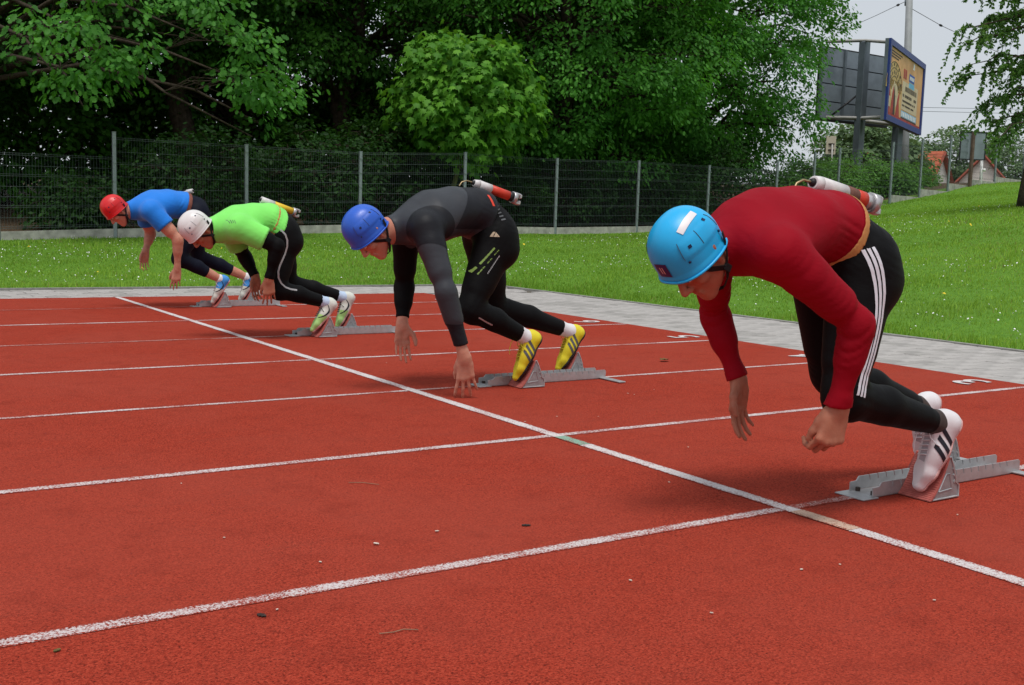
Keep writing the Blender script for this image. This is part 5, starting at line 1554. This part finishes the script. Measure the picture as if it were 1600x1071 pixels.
# ------------------------------------------------------------------ the four sprinters
H_N = dict(dir=(-.08, .05, -1), thumb=(-1, .35, 0), flip=True, flex=(.25, .35, .3), spread=.10)
RED = dict(lane=0.0, h=.0049, skin='skin_a', label='sprinter in crimson long sleeved shirt, black striped tights and light blue helmet bending forward',
    J=dict(head=(-0.44, 0, 0.784), shN=(-.285, -.185, .785), elN=(-.06, -.27, .60), wrN=(-0.062, -0.225, 0.348), shF=(-.19, .18, .80), elF=(-0.065, 0.29, 0.58), wrF=(-0.018, 0.21, 0.365),
           hipN=(0.168, -0.09, 0.765), hipF=(0.19, 0.09, 0.765), knN=(.070, -.13, .352), anN=(.497, -.150, .254), knF=(.320, .13, .372), anF=(0.757, 0.1, 0.242)),
    trunk=[(.158, 0, .795, .105, 1.30), (.085, 0, .854, .101, 1.35), (-.04, 0, .858, .104, 1.33), (-.155, 0, .842, .112, 1.33), (-.235, 0, .822, .100, 1.4), (-.295, 0, .805, .058, 1.2)],
    footN=(-.359, .233, -.904), collar=.078, rollN=20, tongue="tongue_grey", footF=(.04, .12, -.99), hsize=0.94, tilt=66, rim=25, waist=(0.118, 0.9), waist_n=(1, 0, -.42), sleeve=1.93, shirt='red_shirt', tights='black_tights', sock='dark_sock', belt='belt_tan', belt_w=.0125, belt_off=.006, fold=0.0026,
    helmet='h_cyan', shoe='shoe_white', sole='sole_pink', shoe_mark='stripes', mark_mat='ink', lace='lace', lace_loop=True, hem=.93, sock_top=.82,
    arm=.85, labels=[(.66, 1.62, .080, .021, 8, 'white_print')], stickers=[(1.44, 1.88, -.22, .28, 'badge', .0015), (1.54, 1.76, -.03, .01, 'badge_mark', .0028, 0., 3), (1.54, 1.76, .07, .11, 'badge_mark', .0028, 0., 3)],
    hands=dict(N=dict(dir=(-.22, .10, -1), thumb=(-1, .35, .1), flip=True, flex=(.75, .95, .6), spread=.05, tout=.3, size=1.05), F=dict(dir=(.02, -.05, -1), thumb=(-1, -.2, 0), flex=(.18, .25, .2), spread=.08, tout=.9)))
BLK = dict(lane=2.44, h=.0058, skin='skin_b', label='sprinter in charcoal top, black tights, yellow shoes and dark blue helmet touching the track',
    J=dict(head=(-0.252, 0, 0.783), shN=(-.045, -.19, .80), elN=(0.0, -0.305, 0.52), wrN=(0.102, -0.325, 0.195), shF=(.045, .185, .80), elF=(0.085, 0.27, 0.505), wrF=(0.042, 0.205, 0.3),
           hipN=(.415, -.09, .772), hipF=(.435, .09, .772), knN=(.240, -.13, .402), anN=(0.58, -0.132, 0.257), knF=(0.555, 0.13, 0.382), anF=(1.018, 0.083, 0.252)),
    trunk=[(.415, 0, .815, .112, 1.32), (.325, 0, .888, .105, 1.35), (.20, 0, .882, .112, 1.35), (.085, 0, .852, .122, 1.35), (.005, 0, .825, .10, 1.4), (-.065, 0, .808, .058, 1.2)],
    footN=(-0.495, 0.12, -0.88), footF=(-0.567, 0.12, -0.84), collar=.078, hsize=0.94, tilt=66, rim=24, waist=(.375, .905), waist_n=(1, 0, -.42), sleeve=1.78, shirt='grey_panel', tights='black_tights', sock='white_cloth', belt=None, fold=.0010,
    helmet='h_blue', tongue='tongue_y', rollN=14, rollF=14, shoe='shoe_yellow', sole='sole_dark', shoe_mark='stripes', mark_mat='grey_ink', lace='lace_y', lace_loop=True, hem=.86, sock_top=.70, heel_mat=None, stickers=[],
    hands=dict(N=dict(dir=(.16, .12, -1), thumb=(-1, .6, 0), flip=True, flex=(.02, .12, .1), spread=.26, tout=.4, size=1.08), F=dict(dir=(.0, -.05, -1), thumb=(1, -.2, 0), flip=True, flex=(.12, .2, .2), spread=.10, tout=.9)))
GRN = dict(lane=4.88, h=.0072, skin='skin_a', label='sprinter in lime shirt over black sleeves, black tights and white helmet', arm=.96, leg=.96,
    J=dict(head=(-0.318, 0, 0.735), shN=(-.10, -.185, .745), elN=(.125, -.275, .640), wrN=(.085, -.225, .405), shF=(-.055, .18, .745), elF=(.09, .27, .545), wrF=(.145, .20, .402),
           hipN=(.245, -.09, .722), hipF=(.26, .09, .722), knN=(.180, -.13, .325), anN=(0.537, -0.131, 0.241), knF=(0.375, 0.13, 0.345), anF=(0.767, 0.083, 0.258)),
    trunk=[(.245, 0, .757, .104, 1.32), (.165, 0, .800, .098, 1.35), (.06, 0, .790, .106, 1.35), (-.05, 0, .765, .115, 1.35), (-.125, 0, .745, .094, 1.4), (-.195, 0, .735, .056, 1.2)],
    footN=(-0.7, 0.12, -0.76), footF=(-0.46, 0.12, -0.9), hsize=0.94, tilt=68, rim=17, waist=(.245, .82), waist_n=(1, 0, -.45), sleeve=.62, loose=.004, shirt='lime', under='black_sleeve', tights='black_tights', sock='blue_sock', belt='belt_tan', belt_w=.010, belt_off=.055, fold=0.0034,
    helmet='h_white', shoe='shoe_pale', sole='sole_pink', shoe_mark='swoosh', mark_mat='ink', toe_mat='shoe_lime', cap_mat='shoe_lime', lace='lace_k', hem=.88, sock_top=.74, stickers=[],
    hands=dict(N=dict(dir=(.05, .05, -1), thumb=(-1, .35, 0), flip=True, flex=(.25, .3, .3), spread=.14), F=dict(dir=(.05, -.05, -1), thumb=(-1, -.2, 0), flex=(.3, .35, .3), spread=.08)))
BLU = dict(lane=7.32, h=.0076, skin='skin_b', label='farthest sprinter, in blue T-shirt, navy cropped tights and red helmet', arm=1.0,
    J=dict(head=(-0.272, 0, 0.842), shN=(-.03, -.19, .835), elN=(.170, -.27, .605), wrN=(.178, -.22, .345), shF=(.01, .185, .83), elF=(.085, .27, .640), wrF=(.020, .20, .482),
           hipN=(.395, -.09, .822), hipF=(.41, .09, .822), knN=(.215, -.13, .424), anN=(0.582, -0.132, 0.251), knF=(0.465, 0.13, 0.43), anF=(0.905, 0.083, 0.252)),
    trunk=[(.395, 0, .862, .108, 1.32), (.285, 0, .893, .100, 1.35), (.16, 0, .900, .110, 1.35), (.04, 0, .882, .118, 1.35), (-.04, 0, .862, .098, 1.4), (-.115, 0, .848, .057, 1.2)],
    footN=(-0.573, 0.12, -0.84), footF=(-0.567, 0.12, -0.84), hsize=0.94, collar=.06, tilt=61, rim=19, waist=(.300, .93), waist_n=(1, 0, -.30), sleeve=.50, loose=.004, shirt='blue_shirt', tights='navy_tights', sock='white_cloth', belt='belt_brown', belt_w=.020, belt_off=-.018, fold=0.003,
    helmet='h_red', shoe='shoe_pale', sole='sole_pink', shoe_mark='swoosh', mark_mat='ink', heel_mat='shoe_blue', lace='lace', hem=.66, sock_top=.93, strap_tail=True, stickers=[],
    hands=dict(N=dict(dir=(-.10, .08, -1), thumb=(-1, .35, 0), flip=True, flex=(.12, .2, .2), spread=.12), F=dict(dir=(-.15, -.1, -1), thumb=(-1, -.2, 0), flex=(.2, .3, .2), spread=.10)))

def shirt_trim(R, S, label='cuff'):
    """sewn cuffs and hem as slightly proud bands"""
    J = R['J']
    for n_ in 'NF':
        sh, el, wr = J['sh'+n_], J['el'+n_], J['wr'+n_]; fr = S['sleeve']
        p, d_ = (el+(wr-el)*(fr-1), unit(wr-el)) if fr > 1 else (sh+(el-sh)*fr, unit(el-sh))
        surf_print(R, 'shirt', label, lambda V, nv: [(V-p)@d_+.022, .11-np.linalg.norm(V-p, axis=1)], S['shirt'], .0013)
    wp, wd = v3(S['waist'][0], S['lane'], S['waist'][1]), unit(v3(*S['waist_n']))
    surf_print(R, 'shirt', 'hem', lambda V, nv: [(V-wp)@wd+.020, .26-np.linalg.norm(V-wp, axis=1)], S['shirt'], .0013)

def seg_dist(P, A, B):
    d = B-A; t = np.clip(((P-A)@d)/max(d@d, 1e-9), 0, 1); return np.linalg.norm(P-A-t[:, None]*d, axis=1), t
def poly_signed(P, pts):
    """signed distance (XZ plane) to an open polyline, plus the position along it"""
    pts = np.array(pts, float); best = np.full(len(P), 9.); sgn = np.zeros(len(P)); al = np.zeros(len(P))
    for i in range(len(pts)-1):
        d, t = seg_dist(P, pts[i], pts[i+1]); e = pts[i+1]-pts[i]
        s = np.sign(e[0]*(P[:, 1]-pts[i][1])-e[1]*(P[:, 0]-pts[i][0]))
        m = d < best; best[m] = d[m]; sgn[m] = s[m]; al[m] = (i+t)[m]
    return best*sgn, al
def resample(pts, n=14):
    pts = np.array(pts, float); s = np.concatenate([[0], np.cumsum(np.linalg.norm(np.diff(pts, axis=0), axis=1))])
    # smooth Catmull-like interpolation through the points
    t = np.linspace(0, s[-1], n); k = np.stack([np.interp(t, s, pts[:, i]) for i in range(2)], 1)
    for _ in range(2): k[1:-1] = k[1:-1]*.5+.25*(k[:-2]+k[2:])
    return k
def surf_print(R, on, name, fields_fn, mat, off=.0016):
    V, F, o = (R['TV'], R['TF'], R['tights']) if on == 'tights' else (R['SV'], R['SF'], R['shirt'])
    nv = vnormals(V, F)
    v, t = clip_mesh(V+nv*off, F, fields_fn(V, nv))
    if len(t): return link(name, smooth_mesh(name, v, t, M[mat]), o)
def band(pts, c, w, ymax, a0=None, a1=None, ny=-.05):
    pts = resample(pts)
    def f(V, nv):
        d, al = poly_signed(V[:, [0, 2]], pts)
        return [w-np.abs(d-c), ymax-V[:, 1], ny-nv[:, 1], al-.02, len(pts)-1.02-al]
    return f

R1 = athlete(RED)
rs = [(.095, .800), (.118, .735), (.132, .665), (.134, .590), (.113, .512), (.088, .436), (.070, .372)]
for c in (-.0135, 0, .0135): surf_print(R1, 'tights', 'stripe', band(rs, c, .0045, -.10), 'stripe')
shirt_trim(R1, RED)
R2 = athlete(BLK)
def near_ball(c, r, grow=(1, 1, 1)):
    c = np.array(c)
    return lambda V, nv: [r-np.linalg.norm((V-c)*np.array(grow), axis=1)]
surf_print(R2, 'shirt', 'shoulder_panel', near_ball((-.01, 2.25, .79), .125), 'grey_top', .0007)
surf_print(R2, 'shirt', 'forearm_panel', lambda V, nv: [.36-V[:, 2], 2.40-V[:, 1]], 'grey_top', .0007)
surf_print(R2, 'shirt', 'far_sleeve_panel', lambda V, nv: [V[:, 1]-2.58, .82-V[:, 2]], 'black_sleeve', .0007)
surf_print(R2, 'shirt', 'back_panel', lambda V, nv: [V[:, 0]-.12-.55*(V[:, 2]-.80), .16-np.abs(V[:, 0]-.24), V[:, 2]-.80], 'grey_top', .0007)
for k in range(9):
    a = np.array([.340, .711])+(np.array([.234, .589])-np.array([.340, .711]))*(k/9); b = a+(np.array([.234, .589])-np.array([.340, .711]))*.085
    if k != 6: surf_print(R2, 'tights', 'lettering', band([a, b], 0, .0042, 2.40), 'green_print')
    a2, b2 = a+np.array([.020, -.009]), b+np.array([.020, -.009])
    if k not in (2, 5): surf_print(R2, 'tights', 'lettering', band([a2, b2], 0, .0028, 2.40), 'green_print')
surf_print(R2, 'tights', 'reflective_line', band([(.364, .674), (.300, .586)], 0, .003, 2.40), 'reflect')
surf_print(R2, 'tights', 'reflective_line', band([(.257, .372), (.344, .332)], 0, .0032, 2.40), 'reflect')
surf_print(R2, 'tights', 'logo', lambda V, nv: [.012-np.abs(V[:, 2]-.778), .022-np.abs(V[:, 0]-.344)-(V[:, 2]-.766)*.7, 2.40-V[:, 1], np.sin((V[:, 0]-V[:, 2]*.6)*420)+.55], 'tan_print')
surf_print(R2, 'shirt', 'label', lambda V, nv: [.007-np.abs(V[:, 0]-.345-.25*(.93-V[:, 2])), V[:, 2]-.915, .968-V[:, 2], 2.43-V[:, 1]], 'belt_red', .0022)
for k in range(7):
    surf_print(R2, 'tights', 'lettering', band([(.352+.010*k*.6, .945-.016*k), (.376+.010*k*.6, .950-.016*k)], 0, .0035, 2.44), 'grey_ink')
R3 = athlete(GRN)
surf_print(R3, 'tights', 'piping', band([(.150, .765), (.185, .752), (.211, .728), (.232, .690), (.234, .650), (.221, .587), (.190, .530), (.163, .483), (.155, .440), (.162, .400), (.191, .354), (.241, .336), (.300, .333)], 0, .0055, 4.82), 'reflect')
for k in range(4): surf_print(R3, 'shirt', 'logo', band([(-.178+.009*k, .795), (-.175+.009*k, .775)], 0, .0018, 4.84), 'grey_ink')
shirt_trim(R3, GRN)
R4 = athlete(BLU)
shirt_trim(R4, BLU)

# ------------------------------------------------------------------ hose nozzles tucked into the belts
M['black_metal'] = simple_mat('black_metal', (.02, .02, .022), .5, .4, .3, .1, 6)
M['n_white'] = simple_mat('scuffed_white_nozzle', (.66, .64, .64), .45, .4, 0, .12, 40)
M['n_red'] = simple_mat('red_nozzle_band', (.62, .045, .02), .45, .4, 0, .1, 40)
M['n_brown'] = simple_mat('taped_grip', (.16, .07, .05), .7, .3, 0, .25, 60)
M['n_yellow'] = simple_mat('yellow_nozzle', (.78, .50, .02), .45, .4, 0, .08, 40)
M['n_metal'] = simple_mat('cast_metal', (.52, .51, .52), .35, .5, .6, .12, 40)
M['n_gold'] = simple_mat('brass_tip', (.40, .30, .16), .4, .5, .6, .1, 40)
def nozzle(label, a, b, segs, r=.026, hook=True):
    a, b = np.array(a, float), np.array(b, float); d = unit(b-a); L = np.linalg.norm(b-a)
    root = empty('hose_nozzle', tuple((a+b)/2)); tag(root, label, 'nozzle', 'hose nozzles carried on the belts')
    def cyl(nm, s0, s1, r0, r1, mat, n=16): return MB().tube([a+d*L*s0, a+d*L*(s0+.001), a+d*L*(s1-.001), a+d*L*s1], [r0*.9, r0, r1, r1*.9], n).build(nm, M[mat], root, True, world_coords=True)
    for (s0, s1, k0, k1, mat, nm) in segs: cyl(nm, s0, s1, r*k0, r*k1, mat)
    up = unit(np.cross(d, v3(0, 1, 0))); up = up if up[2] > 0 else -up
    e = a+d*L
    cyl('coupling', .97, 1.06, r*1.25, r*1.25, 'n_metal')
    for sg in (1, -1):                                        # claw coupling lugs
        c = e+d*.012+up*sg*r*.95
        rot = Matrix([d, v3(0, 1, 0), up]).transposed().to_3x3()
        MB().bevbox(tuple(c+d*.012), (.036, .022, .014), .004, rot).build('lug', M['n_metal'], root, world_coords=True)
        MB().bevbox(tuple(c+d*.030-up*sg*.006), (.012, .024, .022), .004, rot).build('lug', M['n_metal'], root, world_coords=True)
    MB().tube([a-d*.012, a+d*.004], [r*.35, r*.62], 10).build('tip', M['black_metal'], root, True, world_coords=True)
    if hook:
        p = a-d*.008
        MB().tube([p, p-d*.035-up*.002, p-d*.06-up*.018, p-d*.068-up*.040], .0035, 6, False).build('cord', M['n_gold'], root, True, world_coords=True)
    return root
nozzle('white, brown and red hose nozzle on the back of the crimson shirt', (.066, .03, .990), (.333, .03, .938), [(0, .10, .80, 1., 'n_white', 'barrel'), (.10, .52, 1., 1.04, 'n_white', 'barrel'), (.52, .70, 1.06, 1.06, 'n_brown', 'grip'), (.70, .86, 1.04, 1.04, 'n_red', 'band'), (.86, .97, .9, 1.0, 'n_metal', 'neck')])
nozzle('white and red hose nozzle on the back of the charcoal top', (.335, 2.46, 1.030), (.572, 2.46, .966), [(0, .12, .7, 1., 'n_white', 'barrel'), (.12, .42, 1., 1., 'n_white', 'barrel'), (.42, .88, 1.0, 1.0, 'n_red', 'band'), (.88, .97, 1., 1.1, 'black_metal', 'neck')], .024)
nozzle('white and yellow hose nozzle on the back of the lime shirt', (.118, 4.90, .936), (.350, 4.90, .862), [(0, .40, 1.0, 1., 'n_white', 'barrel'), (.40, .97, 1.0, 1.0, 'n_yellow', 'band')], .024, False)
nozzle('hose nozzle with a white tip sticking up behind the blue T-shirt', (.410, 7.42, 1.022), (.270, 7.55, .985), [(0, .30, 1.0, 1., 'n_white', 'barrel'), (.30, .97, .6, .6, 'n_metal', 'barrel')], .020, False)

# ------------------------------------------------------------------ litter on the track
M['dry_leaf'] = simple_mat('dry_leaf', (.13, .10, .035), .8, .2, 0, .4, 60)
M['dark_leaf'] = simple_mat('dark_wet_leaf', (.035, .022, .018), .7, .3, 0, .4, 60)
M['chip'] = simple_mat('pale_petal', (.66, .56, .48), .8, .2, 0, .15, 60)
M['twig'] = simple_mat('dry_twig', (.30, .17, .11), .9, .2, 0, .2, 60)
def leafbit(name, label, cat, x, y, size, mat, rz, curl=.25, group=None):
    T, polys = LEAF_OAK
    mb = MB(); P = [(p[0]*size, (p[1]-.5)*size, size*curl*(abs(p[0])*1.2+(p[1]-.5)**2)+.0022) for p in T]
    P += [(q[0], q[1], q[2]-.0012) for q in P]; k = len(T)
    F = [tuple(p) for p in polys]+[tuple(i+k for i in p[::-1]) for p in polys]
    mb.add(P, F)
    o = mb.build(name, M[mat]); o.location = (x, y, .001); o.rotation_euler = (0, 0, rz); tag(o, label, cat, group)
leafbit('fallen_leaf', 'curled olive leaf lying on the track left of the red sleeved far arm', 'leaf', 1.985, 2.84, .085, 'dry_leaf', 1.9, .5)
leafbit('fallen_leaf', 'dark wet leaf scrap on the track below the nearest lane line', 'leaf', -1.70, -.10, .026, 'dark_leaf', .4, .02)
leafbit('fallen_leaf', 'flat dark leaf scrap on the track left of the start line crossing', 'leaf', -.818, .207, .028, 'dark_leaf', 1.2, .01)
leafbit('fallen_leaf', 'yellowish leaf scrap on the track near the bottom left corner', 'leaf', -2.105, -.09, .018, 'dry_leaf', 2.2, .06)
leafbit('fallen_leaf', 'small white petal in the middle foreground of the track', 'petal', -1.267, .239, .018, 'chip', .6, .4)
leafbit('fallen_leaf', 'pale petal right of the white petal in the foreground', 'petal', -1.07, .268, .013, 'chip', 1.6, .3)
g_ = np.random.default_rng(17)
for (x, y) in [(.947, 1.925), (.955, 1.885), (-1.66, -.085), (-.837, -.556), (-.858, -.301), (-1.593, .473), (-1.527, 1.087), (2.43, 4.45), (.242, 1.55), (.413, 1.475), (1.156, 1.97), (.334, .807), (-.422, -.441), (-.315, -.747), (.416, -.303), (-.301, -.46), (.323, 3.374), (.046, 1.508), (-.016, -.219), (-.113, .409), (-1.452, .171)]:
    leafbit('petal', 'tiny pale petal or seed scrap on the red track', 'petal', x, y, float(g_.uniform(.007, .012)), 'chip', float(g_.uniform(0, 6)), .3, 'tiny pale scraps on the track')
def twig(label, pts):
    o = MB().tube([(x, y, .004) for x, y in pts], .0013, 5).build('twig', M['twig'], None, True); tag(o, label, 'twig')
twig('thin curved twig on the track near the bottom edge', [(-1.53, -.315), (-1.50, -.322), (-1.475, -.318), (-1.45, -.335)])
twig('straight thin twig on the track between the two nearest lane lines', [(-1.06, .865), (-1.02, .845), (-.985, .80)])
